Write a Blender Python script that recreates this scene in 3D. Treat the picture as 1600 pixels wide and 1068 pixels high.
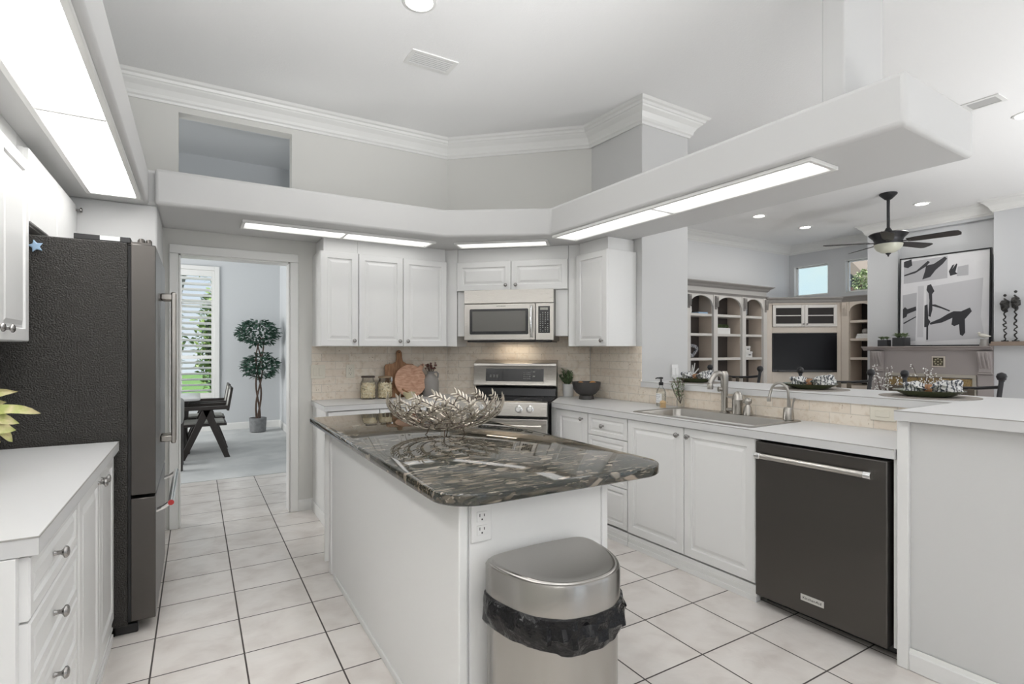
import bpy, bmesh, math, random
from mathutils import Vector, Matrix
PI = math.pi
for o in list(bpy.data.objects): bpy.data.objects.remove(o)
SC = bpy.context.scene
C = SC.collection
random.seed(7)

# ------------------------------------------------------------ camera
YAW = 0.538
cam_d = bpy.data.cameras.new('camera'); cam = bpy.data.objects.new('camera', cam_d); C.objects.link(cam)
cam.location = (0, 0, 1.34); cam.rotation_euler = (PI/2, 0, -YAW)
cam_d.sensor_width = 36; cam_d.lens = 828/1600*36; cam_d.shift_y = 13/1600
cam_d.clip_start = 0.05; cam_d.clip_end = 200
SC.camera = cam
# ------------------------------------------------------------ world, colour management
W = bpy.data.worlds.new('world'); SC.world = W; W.use_nodes = True
wn = W.node_tree; wn.nodes.clear()
wo = wn.nodes.new('ShaderNodeOutputWorld'); wb = wn.nodes.new('ShaderNodeBackground')
tc = wn.nodes.new('ShaderNodeTexCoord'); sx = wn.nodes.new('ShaderNodeSeparateXYZ'); wr = wn.nodes.new('ShaderNodeValToRGB')
wn.links.new(tc.outputs['Generated'], sx.inputs[0]); wn.links.new(sx.outputs['Z'], wr.inputs[0])
wr.color_ramp.elements[0].position = 0.0; wr.color_ramp.elements[0].color = (0.80, 0.88, 0.95, 1)
wr.color_ramp.elements[1].position = 0.6; wr.color_ramp.elements[1].color = (0.30, 0.52, 0.85, 1)
wn.links.new(wr.outputs[0], wb.inputs['Color']); wb.inputs['Strength'].default_value = 0.6
wn.links.new(wb.outputs[0], wo.inputs['Surface'])
SC.view_settings.view_transform = 'Standard'; SC.view_settings.look = 'None'
SC.view_settings.gamma = 1; SC.view_settings.use_curve_mapping = False
SC.view_settings.exposure = 0.69
def light(name, kind, loc, rot, energy, color=(1, 1, 1), size=1, size_y=None, shape='RECTANGLE', spread=None):
    d = bpy.data.lights.new(name, kind); d.energy = energy; d.color = color
    if kind == 'AREA':
        d.shape = shape; d.size = size
        if size_y: d.size_y = size_y
        if spread: d.spread = spread
    o = bpy.data.objects.new(name, d); C.objects.link(o); o.location = loc; o.rotation_euler = rot
    return o
sun = light('sun', 'SUN', (0, 0, 20), Vector((0.38, 0.42, -0.80)).to_track_quat('-Z', 'Y').to_euler(), 3.6, (1, 0.96, 0.90)); sun.data.angle = 0.01
# area lamps added out of view to stand in for daylight
light('fill_rear', 'AREA', (2.2, -3.85, 1.3), (math.radians(100), 0, 0), 6, (1, 0.985, 0.955), 7.0, 2.4)
light('fill_living', 'AREA', (7.6, -3.6, 1.3), (math.radians(100), 0, 0), 4, (0.93, 0.96, 1), 4.5, 2.6)
light('fill_dining', 'AREA', (-2.9, 8.0, 1.6), (PI/2, 0, -PI/2), 84, (1, 0.995, 0.98), 2.6, 2.0)  # added inside the dining room; the wall behind it has no window
# added lamps behind and beside the camera, brightening the rooms off the ceiling
def bounce(loc, aim, watt, deg, col):
    d = Vector(aim)-Vector(loc); l = light('bounce_light', 'SPOT', loc, d.to_track_quat('-Z', 'Y').to_euler(), watt, col)
    l.data.spot_size = math.radians(deg); l.data.spot_blend = 1.0; l.data.shadow_soft_size = 0.35
bounce((0.45, -1.2, 1.45), (0.65, 1.2, 3.34), 560, 60, (0.985, 0.99, 1))
light('bounce_fill', 'AREA', (6.8, -1.0, 0.6), (PI, 0, 0), 95, (0.98, 0.99, 1), 0.8, 0.8)
light('bounce_fill', 'AREA', (0.3, -1.8, 1.2), (PI, 0, 0), 42, (0.985, 0.99, 1), 0.8, 0.8)

# ------------------------------------------------------------ materials
MATS = {}
def mat(name, col, rough=0.5, metal=0.0, spec=0.5, coat=0.0, emit=None, es=1.0, trans=0.0, bump=None, noise=None, aniso=0.0, ior=None, alpha=None):
    """bump=(scale,strength[,distance]); noise=(scale, col2, amount)"""
    if name in MATS: return MATS[name]
    m = bpy.data.materials.new(name); m.use_nodes = True; MATS[name] = m
    nt = m.node_tree; b = nt.nodes['Principled BSDF']
    b.inputs['Base Color'].default_value = (*col, 1); b.inputs['Roughness'].default_value = rough
    b.inputs['Metallic'].default_value = metal; b.inputs['Specular IOR Level'].default_value = spec
    b.inputs['Coat Weight'].default_value = coat; b.inputs['Coat Roughness'].default_value = 0.05
    b.inputs['Transmission Weight'].default_value = trans
    if ior: b.inputs['IOR'].default_value = ior
    if alpha is not None: b.inputs['Alpha'].default_value = alpha
    if aniso: b.inputs['Anisotropic'].default_value = aniso
    if emit: b.inputs['Emission Color'].default_value = (*emit, 1); b.inputs['Emission Strength'].default_value = es
    t = None
    if bump or noise:
        t = nt.nodes.new('ShaderNodeTexCoord')
    if noise:
        n = nt.nodes.new('ShaderNodeTexNoise'); n.inputs['Scale'].default_value = noise[0]; n.inputs['Detail'].default_value = 5
        nt.links.new(t.outputs['Object'], n.inputs['Vector'])
        r = nt.nodes.new('ShaderNodeValToRGB'); r.color_ramp.elements[0].position = 0.5-noise[2]; r.color_ramp.elements[1].position = 0.5+noise[2]
        r.color_ramp.elements[0].color = (*col, 1); r.color_ramp.elements[1].color = (*noise[1], 1)
        nt.links.new(n.outputs['Fac'], r.inputs[0]); nt.links.new(r.outputs[0], b.inputs['Base Color'])
    if bump:
        n = nt.nodes.new('ShaderNodeTexNoise'); n.inputs['Scale'].default_value = bump[0]; n.inputs['Detail'].default_value = 3
        nt.links.new(t.outputs['Object'], n.inputs['Vector'])
        bp = nt.nodes.new('ShaderNodeBump'); bp.inputs['Strength'].default_value = bump[1]; bp.inputs['Distance'].default_value = bump[2] if len(bump) > 2 else 0.01
        nt.links.new(n.outputs['Fac'], bp.inputs['Height']); nt.links.new(bp.outputs[0], b.inputs['Normal'])
    return m
def brushed(name, col, rough=0.3, stretch=(1, 1, 60), metal=1.0):
    if name in MATS: return MATS[name]
    m = mat(name, col, rough, metal); nt = m.node_tree; b = nt.nodes['Principled BSDF']
    t = nt.nodes.new('ShaderNodeTexCoord'); mp = nt.nodes.new('ShaderNodeMapping'); mp.inputs['Scale'].default_value = stretch
    n = nt.nodes.new('ShaderNodeTexNoise'); n.inputs['Scale'].default_value = 12; n.inputs['Detail'].default_value = 4
    nt.links.new(t.outputs['Object'], mp.inputs[0]); nt.links.new(mp.outputs[0], n.inputs['Vector'])
    mr = nt.nodes.new('ShaderNodeMapRange'); mr.inputs['To Min'].default_value = rough-0.03; mr.inputs['To Max'].default_value = rough+0.04
    nt.links.new(n.outputs['Fac'], mr.inputs['Value']); nt.links.new(mr.outputs[0], b.inputs['Roughness'])
    return m

M_cab = mat('cabinet_white', (0.83, 0.83, 0.82), 0.32, spec=0.45)
M_trim = mat('trim_white', (0.82, 0.82, 0.80), 0.35)
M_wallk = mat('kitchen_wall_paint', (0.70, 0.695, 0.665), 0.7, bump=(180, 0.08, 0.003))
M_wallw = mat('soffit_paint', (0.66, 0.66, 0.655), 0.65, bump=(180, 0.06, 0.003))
M_ceil = mat('ceiling_paint', (0.90, 0.90, 0.895), 0.8, bump=(90, 0.25, 0.006))
M_wallL = mat('living_wall_paint', (0.60, 0.61, 0.625), 0.7)
M_wallD = mat('dining_wall_paint', (0.62, 0.64, 0.655), 0.75)
M_lam = mat('white_laminate', (0.66, 0.66, 0.66), 0.38)
M_lamedge = mat('laminate_seam', (0.38, 0.37, 0.35), 0.6)
M_steel = brushed('stainless_steel', (0.62, 0.60, 0.57), 0.27, (60, 60, 1))
M_steelh = brushed('stainless_horizontal', (0.60, 0.575, 0.54), 0.28, (1, 1, 60))
M_chrome = mat('chrome', (0.80, 0.80, 0.80), 0.08, 1.0)
M_nickel = mat('brushed_nickel', (0.42, 0.40, 0.37), 0.28, 1.0)
M_knob = mat('knob_nickel', (0.35, 0.34, 0.33), 0.25, 1.0)
M_steelc = brushed('bin_steel', (0.42, 0.405, 0.385), 0.25, (60, 60, 1))
M_sinks = brushed('sink_steel', (0.40, 0.385, 0.36), 0.3, (60, 1, 60))
M_dsteel = brushed('black_stainless', (0.105, 0.097, 0.09), 0.30, (1, 1, 60), 0.75)
M_fside = mat('fridge_textured_side', (0.040, 0.037, 0.033), 0.38, 0.0, 0.5, bump=(150, 1.0, 0.012))
M_black = mat('black_plastic', (0.012, 0.012, 0.013), 0.3)
M_bglass = mat('black_glass', (0.010, 0.010, 0.012), 0.05, 0.0, 0.6)
M_mwglass = mat('microwave_window', (0.13, 0.125, 0.115), 0.12, 0.0, 0.7)
M_rubber = mat('black_rubber', (0.02, 0.02, 0.02), 0.7)
M_panel = mat('diffuser_light', (1, 1, 1), 0.5, emit=(1, 0.99, 0.97), es=1.0)
M_panelL = mat('diffuser_light_bright', (1, 1, 1), 0.5, emit=(1, 0.99, 0.97), es=4.2)
M_can = mat('downlight_glow', (1, 1, 1), 0.5, emit=(1, 0.97, 0.92), es=9)
M_ironm = mat('dark_iron', (0.045, 0.045, 0.048), 0.42, 0.6)
M_grey = mat('grey_stoneware', (0.30, 0.285, 0.27), 0.6)
M_dgrey = mat('charcoal_stoneware', (0.055, 0.052, 0.05), 0.5)
M_leaf = mat('leaf_green', (0.055, 0.12, 0.045), 0.5, noise=(20, (0.12, 0.20, 0.09), 0.15))
M_leafs = mat('leaf_sage', (0.13, 0.19, 0.09), 0.55, noise=(20, (0.25, 0.31, 0.18), 0.15))
M_leafd = mat('ficus_leaf', (0.018, 0.060, 0.038), 0.4, noise=(20, (0.06, 0.13, 0.09), 0.15))
M_leafy = mat('variegated_leaf', (0.42, 0.46, 0.14), 0.45, noise=(30, (0.66, 0.58, 0.32), 0.12))
M_bark = mat('bark', (0.09, 0.06, 0.045), 0.8)
M_white = mat('white_ceramic', (0.83, 0.83, 0.82), 0.35)
M_bowlm = mat('champagne_metal', (0.70, 0.64, 0.55), 0.30, 0.85)
M_wallB = mat('living_back_wall_paint', (0.74, 0.75, 0.76), 0.7)
M_bowls = mat('dark_bronze_stem', (0.13, 0.10, 0.08), 0.4, 0.6)
M_cream = mat('cabinet_cream', (0.62, 0.55, 0.48), 0.5, noise=(3, (0.66, 0.60, 0.53), 0.2))
M_cream2 = mat('bookcase_offwhite', (0.68, 0.66, 0.63), 0.5)
M_creamd = mat('crown_taupe', (0.33, 0.315, 0.30), 0.5)
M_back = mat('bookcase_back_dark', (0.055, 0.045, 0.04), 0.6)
M_mantel = mat('mantel_taupe', (0.36, 0.325, 0.315), 0.45)
M_green = mat('olive_plate', (0.085, 0.10, 0.05), 0.22)
M_matw = mat('woven_placemat', (0.33, 0.30, 0.27), 0.9, bump=(90, 0.5))
def thin_glass(name, tint, k):
    m = bpy.data.materials.new(name); m.use_nodes = True; MATS[name] = m; nt = m.node_tree; nt.nodes.clear()
    o = nt.nodes.new('ShaderNodeOutputMaterial'); tr = nt.nodes.new('ShaderNodeBsdfTransparent'); gl = nt.nodes.new('ShaderNodeBsdfGlossy'); fr = nt.nodes.new('ShaderNodeFresnel'); mx = nt.nodes.new('ShaderNodeMixShader'); mm = nt.nodes.new('ShaderNodeMath')
    tr.inputs[0].default_value = (*tint, 1); gl.inputs['Roughness'].default_value = 0.03; fr.inputs[0].default_value = 1.3; mm.operation = 'MULTIPLY'; mm.inputs[1].default_value = k
    nt.links.new(fr.outputs[0], mm.inputs[0]); nt.links.new(mm.outputs[0], mx.inputs[0]); nt.links.new(tr.outputs[0], mx.inputs[1]); nt.links.new(gl.outputs[0], mx.inputs[2]); nt.links.new(mx.outputs[0], o.inputs[0]); return m
M_glass = thin_glass('clear_glass', (0.985, 0.99, 0.985), 0.45)
M_pane = thin_glass('window_glass', (0.98, 0.99, 0.99), 0.5)
M_amber = mat('glowing_alabaster', (0.62, 0.62, 0.52), 0.3, emit=(0.8, 0.8, 0.62), es=0.03)
M_pasta = mat('pasta', (0.88, 0.72, 0.46), 0.6, noise=(60, (0.97, 0.90, 0.74), 0.2))
M_grout = mat('grout_dark', (0.12, 0.11, 0.10), 0.9)
M_cane = mat('woven_cane', (0.45, 0.45, 0.42), 0.7, bump=(120, 0.8))
M_dwood = mat('dark_stained_wood', (0.035, 0.028, 0.025), 0.4)
M_greyfab = mat('grey_bench_fabric', (0.33, 0.33, 0.32), 0.9)
M_bag = mat('black_bin_bag', (0.004, 0.004, 0.005), 0.13, spec=0.35, bump=(40, 0.7, 0.012))
M_outlet = mat('almond_outlet', (0.74, 0.70, 0.60), 0.4)
M_outw = mat('white_outlet', (0.83, 0.83, 0.82), 0.35)
M_slot = mat('outlet_slot', (0.03, 0.03, 0.03), 0.6)
M_blue = mat('blue_glaze', (0.35, 0.50, 0.68), 0.4)

def ntree(name, rough=0.5, metal=0.0, spec=0.5):
    m = bpy.data.materials.new(name); m.use_nodes = True; MATS[name] = m
    b = m.node_tree.nodes['Principled BSDF']; b.inputs['Roughness'].default_value = rough; b.inputs['Metallic'].default_value = metal
    b.inputs['Specular IOR Level'].default_value = spec
    return m, m.node_tree, b
def mapping(nt, src='Object', loc=(0, 0, 0), scale=(1, 1, 1), rot=(0, 0, 0)):
    t = nt.nodes.new('ShaderNodeTexCoord'); mp = nt.nodes.new('ShaderNodeMapping')
    mp.inputs['Location'].default_value = loc; mp.inputs['Scale'].default_value = scale; mp.inputs['Rotation'].default_value = rot
    nt.links.new(t.outputs[src], mp.inputs[0]); return mp.outputs[0]
def ramp(nt, src, stops):
    r = nt.nodes.new('ShaderNodeValToRGB'); e = r.color_ramp.elements
    while len(e) < len(stops): e.new(0.5)
    for i, (p, c) in enumerate(stops): e[i].position = p; e[i].color = (*c, 1)
    nt.links.new(src, r.inputs[0]); return r.outputs[0]
def noise(nt, vec, scale, detail=4, dist=0.0):
    n = nt.nodes.new('ShaderNodeTexNoise'); n.inputs['Scale'].default_value = scale; n.inputs['Detail'].default_value = detail
    n.inputs['Distortion'].default_value = dist; nt.links.new(vec, n.inputs['Vector']); return n.outputs['Fac']
def mixc(nt, fac, a, b, mode='MIX'):
    x = nt.nodes.new('ShaderNodeMix'); x.data_type = 'RGBA'; x.blend_type = mode
    for s, v in ((x.inputs[0], fac), (x.inputs[6], a), (x.inputs[7], b)):
        if hasattr(v, 'is_linked'): nt.links.new(v, s)
        else: s.default_value = v if isinstance(v, (int, float)) else (*v, 1)
    return x.outputs[2]
def woodgrain(name, c1, c2, stretch, scale=9, rough=0.5):
    m, nt, b = ntree(name, rough)
    nt.links.new(ramp(nt, noise(nt, mapping(nt, 'Object', scale=stretch), scale, 6, 0.6), [(0.32, c1), (0.68, c2)]), b.inputs['Base Color']); return m
M_wood = woodgrain('acacia_wood', (0.19, 0.085, 0.035), (0.40, 0.21, 0.10), (6, 6, 1))
M_wood2 = woodgrain('pink_cherry_wood', (0.40, 0.205, 0.125), (0.64, 0.40, 0.28), (2.2, 2, 7))
# floor tiles: square grid anchored to the room
def floor_tiles():
    m, nt, b = ntree('ceramic_floor_tile', 0.3)
    v = mapping(nt, 'Object', loc=(-0.185+3.467, -2.62+3.48, 0))
    sp = nt.nodes.new('ShaderNodeSeparateXYZ'); nt.links.new(v, sp.inputs[0])
    def edge(sock, size):
        d = nt.nodes.new('ShaderNodeMath'); d.operation = 'DIVIDE'; nt.links.new(sock, d.inputs[0]); d.inputs[1].default_value = size
        f = nt.nodes.new('ShaderNodeMath'); f.operation = 'FRACT'; nt.links.new(d.outputs[0], f.inputs[0])
        s = nt.nodes.new('ShaderNodeMath'); s.operation = 'SUBTRACT'; nt.links.new(f.outputs[0], s.inputs[0]); s.inputs[1].default_value = 0.5
        a = nt.nodes.new('ShaderNodeMath'); a.operation = 'ABSOLUTE'; nt.links.new(s.outputs[0], a.inputs[0])
        return a.outputs[0], d.outputs[0]
    ex, cx = edge(sp.outputs[0], 0.3467); ey, cy = edge(sp.outputs[1], 0.348)
    mx = nt.nodes.new('ShaderNodeMath'); mx.operation = 'MAXIMUM'; nt.links.new(ex, mx.inputs[0]); nt.links.new(ey, mx.inputs[1])
    gr = nt.nodes.new('ShaderNodeMapRange'); gr.inputs['From Min'].default_value = 0.4885; gr.inputs['From Max'].default_value = 0.4915
    nt.links.new(mx.outputs[0], gr.inputs['Value'])
    # per tile tint
    fl = nt.nodes.new('ShaderNodeVectorMath'); fl.operation = 'FLOOR'
    cb = nt.nodes.new('ShaderNodeCombineXYZ'); nt.links.new(cx, cb.inputs[0]); nt.links.new(cy, cb.inputs[1]); nt.links.new(cb.outputs[0], fl.inputs[0])
    wnz = nt.nodes.new('ShaderNodeTexWhiteNoise'); nt.links.new(fl.outputs[0], wnz.inputs['Vector'])
    base = ramp(nt, noise(nt, v, 6, 6, 0.3), [(0.3, (0.72, 0.67, 0.63)), (0.55, (0.82, 0.78, 0.74)), (0.75, (0.85, 0.815, 0.78))])
    tint = ramp(nt, wnz.outputs['Value'], [(0, (0.93, 0.93, 0.93)), (1, (1, 1, 1))])
    col = mixc(nt, 1.0, base, tint, 'MULTIPLY')
    col = mixc(nt, gr.outputs[0], col, (0.085, 0.075, 0.068))
    nt.links.new(col, b.inputs['Base Color'])
    rr = nt.nodes.new('ShaderNodeMapRange'); rr.inputs['To Min'].default_value = 0.19; rr.inputs['To Max'].default_value = 0.85
    nt.links.new(gr.outputs[0], rr.inputs['Value']); nt.links.new(rr.outputs[0], b.inputs['Roughness'])
    h = noise(nt, v, 9, 2, 1.2)
    sb = nt.nodes.new('ShaderNodeMath'); sb.operation = 'MULTIPLY_ADD'; nt.links.new(gr.outputs[0], sb.inputs[0]); sb.inputs[1].default_value = -0.8; nt.links.new(h, sb.inputs[2])
    bp = nt.nodes.new('ShaderNodeBump'); bp.inputs['Strength'].default_value = 0.35; bp.inputs['Distance'].default_value = 0.006
    nt.links.new(sb.outputs[0], bp.inputs['Height']); nt.links.new(bp.outputs[0], b.inputs['Normal'])
    return m
def bricks():
    m, nt, b = ntree('tumbled_travertine', 0.6)
    v = mapping(nt, 'Object')
    sp = nt.nodes.new('ShaderNodeSeparateXYZ'); nt.links.new(v, sp.inputs[0])
    cb = nt.nodes.new('ShaderNodeCombineXYZ'); nt.links.new(sp.outputs[0], cb.inputs[0]); nt.links.new(sp.outputs[2], cb.inputs[1])
    br = nt.nodes.new('ShaderNodeTexBrick'); nt.links.new(cb.outputs[0], br.inputs['Vector'])
    br.inputs['Scale'].default_value = 1; br.inputs['Brick Width'].default_value = 0.23; br.inputs['Row Height'].default_value = 0.0655
    br.inputs['Mortar Size'].default_value = 0.0022; br.inputs['Mortar Smooth'].default_value = 0.3; br.offset = 0.5
    br.inputs['Color1'].default_value = (0.83, 0.755, 0.655, 1); br.inputs['Color2'].default_value = (0.74, 0.645, 0.54, 1); br.inputs['Mortar'].default_value = (0.64, 0.585, 0.51, 1)
    br.inputs['Bias'].default_value = -0.25
    veins = ramp(nt, noise(nt, v, 26, 8, 0.6), [(0.30, (0.88, 0.84, 0.79)), (0.5, (1, 1, 1)), (1, (1, 1, 1))])
    pits = ramp(nt, noise(nt, v, 38, 3, 1.5), [(0.27, (0.45, 0.36, 0.28)), (0.33, (1, 1, 1)), (1, (1, 1, 1))])
    c = mixc(nt, 1.0, br.outputs['Color'], veins, 'MULTIPLY'); c = mixc(nt, 1.0, c, pits, 'MULTIPLY')
    nt.links.new(c, b.inputs['Base Color'])
    bp = nt.nodes.new('ShaderNodeBump'); bp.inputs['Strength'].default_value = 0.5; bp.inputs['Distance'].default_value = 0.003; bp.invert = True
    nt.links.new(br.outputs['Fac'], bp.inputs['Height']); nt.links.new(bp.outputs[0], b.inputs['Normal'])
    return m
def granite():
    m, nt, b = ntree('pebbled_granite', 0.035, spec=0.5); b.inputs['IOR'].default_value = 1.75
    v = mapping(nt, 'Object', scale=(0.42, 1.0, 1.0), rot=(0, 0, 0.12))
    warp = nt.nodes.new('ShaderNodeTexNoise'); warp.inputs['Scale'].default_value = 6; warp.inputs['Detail'].default_value = 4; nt.links.new(v, warp.inputs['Vector'])
    ad = nt.nodes.new('ShaderNodeVectorMath'); ad.operation = 'MULTIPLY_ADD'; nt.links.new(warp.outputs['Color'], ad.inputs[0]); ad.inputs[1].default_value = (0.10, 0.10, 0.10); nt.links.new(v, ad.inputs[2])
    def vor(scale, feat='F1'):
        x = nt.nodes.new('ShaderNodeTexVoronoi'); x.inputs['Scale'].default_value = scale; x.feature = feat; nt.links.new(ad.outputs[0], x.inputs['Vector']); return x
    big = vor(40); sepc = nt.nodes.new('ShaderNodeSeparateColor'); nt.links.new(big.outputs['Color'], sepc.inputs[0])
    cols = ramp(nt, sepc.outputs[0], [(0.0, (0.012, 0.015, 0.011)), (0.5, (0.035, 0.038, 0.026)), (0.68, (0.075, 0.062, 0.046)), (0.84, (0.15, 0.13, 0.10)), (0.94, (0.27, 0.235, 0.19)), (1.0, (0.36, 0.30, 0.24))])
    ed = vor(40, 'DISTANCE_TO_EDGE')
    em = ramp(nt, ed.outputs['Distance'], [(0.04, (0, 0, 0)), (0.16, (1, 1, 1))])
    c = mixc(nt, em, (0.013, 0.016, 0.011), cols)
    v2 = mapping(nt, 'Object', scale=(1.6, 13, 13), rot=(0, 0, 0.1))
    st = noise(nt, v2, 6, 8, 0.8)
    sm = ramp(nt, st, [(0.50, (0, 0, 0)), (0.60, (1, 1, 1))])
    vm = ramp(nt, noise(nt, v, 4, 3, 0.4), [(0.40, (0.15, 0.15, 0.15)), (0.6, (0.75, 0.75, 0.75))])
    fac = mixc(nt, 1.0, sm, vm, 'MULTIPLY')
    c = mixc(nt, fac, c, (0.215, 0.17, 0.125))
    st2 = ramp(nt, noise(nt, mapping(nt, 'Object', scale=(2.5, 14, 14)), 7, 4, 0.5), [(0.62, (0, 0, 0)), (0.68, (0.7, 0.7, 0.7))])
    c = mixc(nt, st2, c, (0.40, 0.34, 0.275))
    nt.links.new(c, b.inputs['Base Color'])
    return m
def carpet():
    m, nt, b = ntree('grey_carpet', 0.95, spec=0.1)
    v = mapping(nt, 'Object')
    nt.links.new(ramp(nt, noise(nt, v, 2.2, 6, 0.5), [(0.35, (0.56, 0.575, 0.575)), (0.65, (0.70, 0.71, 0.705))]), b.inputs['Base Color'])
    bp = nt.nodes.new('ShaderNodeBump'); bp.inputs['Strength'].default_value = 0.6; nt.links.new(noise(nt, v, 260, 2), bp.inputs['Height']); nt.links.new(bp.outputs[0], b.inputs['Normal'])
    return m
def pattern(name, c1, c2, scale, pos=0.5):
    m, nt, b = ntree(name, 0.8); v = mapping(nt, 'Object')
    w = nt.nodes.new('ShaderNodeTexWave'); w.inputs['Scale'].default_value = scale; w.inputs['Distortion'].default_value = 9; w.inputs['Detail'].default_value = 2; w.inputs['Detail Scale'].default_value = 2
    nt.links.new(v, w.inputs['Vector'])
    nt.links.new(ramp(nt, w.outputs['Fac'], [(pos-0.06, c1), (pos+0.06, c2)]), b.inputs['Base Color']); return m
M_floor = floor_tiles(); M_brick = bricks(); M_gran = granite(); M_carpet = carpet()
M_napkin = pattern('patterned_napkin', (0.10, 0.11, 0.13), (0.72, 0.72, 0.71), 16, 0.36)
M_vasep = pattern('patterned_vase_glaze', (0.07, 0.08, 0.10), (0.55, 0.56, 0.58), 16)

# ------------------------------------------------------------ mesh builder
class MB:
    def __init__(s): s.v = []; s.f = []; s.m = []; s.T = None; s.mi = 0
    def add(s, vs, fs):
        n = len(s.v)
        s.v += [tuple(s.T @ Vector(p)) if s.T else tuple(p) for p in vs]
        s.f += [tuple(n+i for i in f) for f in fs]; s.m += [s.mi]*len(fs); return s
    def box(s, x0, y0, z0, x1, y1, z1):
        if x0 > x1: x0, x1 = x1, x0
        if y0 > y1: y0, y1 = y1, y0
        if z0 > z1: z0, z1 = z1, z0
        v = [(x0, y0, z0), (x1, y0, z0), (x1, y1, z0), (x0, y1, z0), (x0, y0, z1), (x1, y0, z1), (x1, y1, z1), (x0, y1, z1)]
        return s.add(v, [(0, 3, 2, 1), (4, 5, 6, 7), (0, 1, 5, 4), (1, 2, 6, 5), (2, 3, 7, 6), (3, 0, 4, 7)])
    def prism(s, poly, z0, z1):
        a = sum(poly[i][0]*poly[(i+1) % len(poly)][1]-poly[(i+1) % len(poly)][0]*poly[i][1] for i in range(len(poly)))
        if a < 0: poly = poly[::-1]
        n = len(poly)
        return s.add([(x, y, z0) for x, y in poly]+[(x, y, z1) for x, y in poly],
                     [tuple(range(n-1, -1, -1)), tuple(range(n, 2*n))]+[(i, (i+1) % n, n+(i+1) % n, n+i) for i in range(n)])
    def prismy(s, poly, y0, y1):   # polygon in (x,z), extruded along y
        n = len(poly); a = sum(poly[i][0]*poly[(i+1) % n][1]-poly[(i+1) % n][0]*poly[i][1] for i in range(n))
        if a < 0: poly = poly[::-1]
        if y0 > y1: y0, y1 = y1, y0
        return s.add([(x, y0, z) for x, z in poly]+[(x, y1, z) for x, z in poly],
                     [tuple(range(n)), tuple(range(2*n-1, n-1, -1))]+[(i, n+i, n+(i+1) % n, (i+1) % n) for i in range(n)])
    def prismx(s, poly, x0, x1):   # polygon in (y,z), extruded along x
        n = len(poly); a = sum(poly[i][0]*poly[(i+1) % n][1]-poly[(i+1) % n][0]*poly[i][1] for i in range(n))
        if a < 0: poly = poly[::-1]
        if x0 > x1: x0, x1 = x1, x0
        return s.add([(x0, y, z) for y, z in poly]+[(x1, y, z) for y, z in poly],
                     [tuple(range(n-1, -1, -1)), tuple(range(n, 2*n))]+[(i, (i+1) % n, n+(i+1) % n, n+i) for i in range(n)])
    def loft(s, rings, cap0=True, cap1=True, closed=True):
        n = len(rings[0]); v = [p for r in rings for p in r]; f = []
        for k in range(len(rings)-1):
            for i in range(n if closed else n-1):
                j = (i+1) % n; f.append((k*n+i, k*n+j, (k+1)*n+j, (k+1)*n+i))
        if cap0: f.append(tuple(range(n-1, -1, -1)))
        if cap1: f.append(tuple((len(rings)-1)*n+i for i in range(n)))
        return s.add(v, f)
    def lathe(s, prof, c=(0, 0, 0), n=24, cap0=True, cap1=True, sx=1, sy=1):
        return s.loft([[(c[0]+r*math.cos(2*PI*i/n)*sx, c[1]+r*math.sin(2*PI*i/n)*sy, c[2]+z) for i in range(n)] for r, z in prof], cap0, cap1)
    def tube(s, pts, r, n=8, caps=True):
        pts = [Vector(p) for p in pts]; rs = r if isinstance(r, (list, tuple)) else [r]*len(pts); rings = []; up = None
        for i, p in enumerate(pts):
            t = ((pts[min(i+1, len(pts)-1)]-pts[max(i-1, 0)])).normalized()
            if up is None:
                up = Vector((0, 0, 1)) if abs(t.z) < 0.9 else Vector((1, 0, 0))
            a = t.cross(up).normalized(); b = a.cross(t).normalized(); up = b
            rings.append([tuple(p+(a*math.cos(2*PI*k/n)+b*math.sin(2*PI*k/n))*rs[i]) for k in range(n)])
        return s.loft(rings, caps, caps)
    def build(s, name, m, parent=None, bevel=0.0, smooth=True, seg=2, sub=0, angle=35):
        me = bpy.data.meshes.new(name); me.from_pydata(s.v, [], s.f)
        ms = m if isinstance(m, (list, tuple)) else [m]
        for x in ms: me.materials.append(x)
        if len(ms) > 1: me.polygons.foreach_set('material_index', s.m)
        bm = bmesh.new(); bm.from_mesh(me); bmesh.ops.recalc_face_normals(bm, faces=bm.faces); bm.to_mesh(me); bm.free()
        if smooth:
            me.polygons.foreach_set('use_smooth', [True]*len(me.polygons))
            me.set_sharp_from_angle(angle=math.radians(angle))
        me.update()
        o = bpy.data.objects.new(name, me); C.objects.link(o)
        if bevel:
            b = o.modifiers.new('bevel', 'BEVEL'); b.width = bevel; b.segments = seg; b.limit_method = 'ANGLE'; b.angle_limit = math.radians(40); b.harden_normals = False
        if sub:
            b = o.modifiers.new('subdivision', 'SUBSURF'); b.levels = sub; b.render_levels = sub
        if parent is not None: o.parent = parent
        return o
class F:
    def __init__(s, ox, oy, deg):
        a = math.radians(deg); s.a = a; s.ox, s.oy = ox, oy; s.c, s.s = math.cos(a), math.sin(a)
    def W(s, x, y): return (s.ox+x*s.c-y*s.s, s.oy+x*s.s+y*s.c)
    def inv(s, X, Y): X -= s.ox; Y -= s.oy; return (X*s.c+Y*s.s, -X*s.s+Y*s.c)
    def M(s): return Matrix.Translation((s.ox, s.oy, 0)) @ Matrix.Rotation(s.a, 4, 'Z')
FB = F(0, 4.72, 0); FS = F(2.09, 4.72, -43); FR = F(2.55, 1.1, -88.5)
FLt = F(-0.306, 1.585, 90)
def isect(p, d, q, e):
    k = (d[0]*e[1]-d[1]*e[0]); t = ((q[0]-p[0])*e[1]-(q[1]-p[1])*e[0])/k; return (p[0]+d[0]*t, p[1]+d[1]*t)

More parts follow.
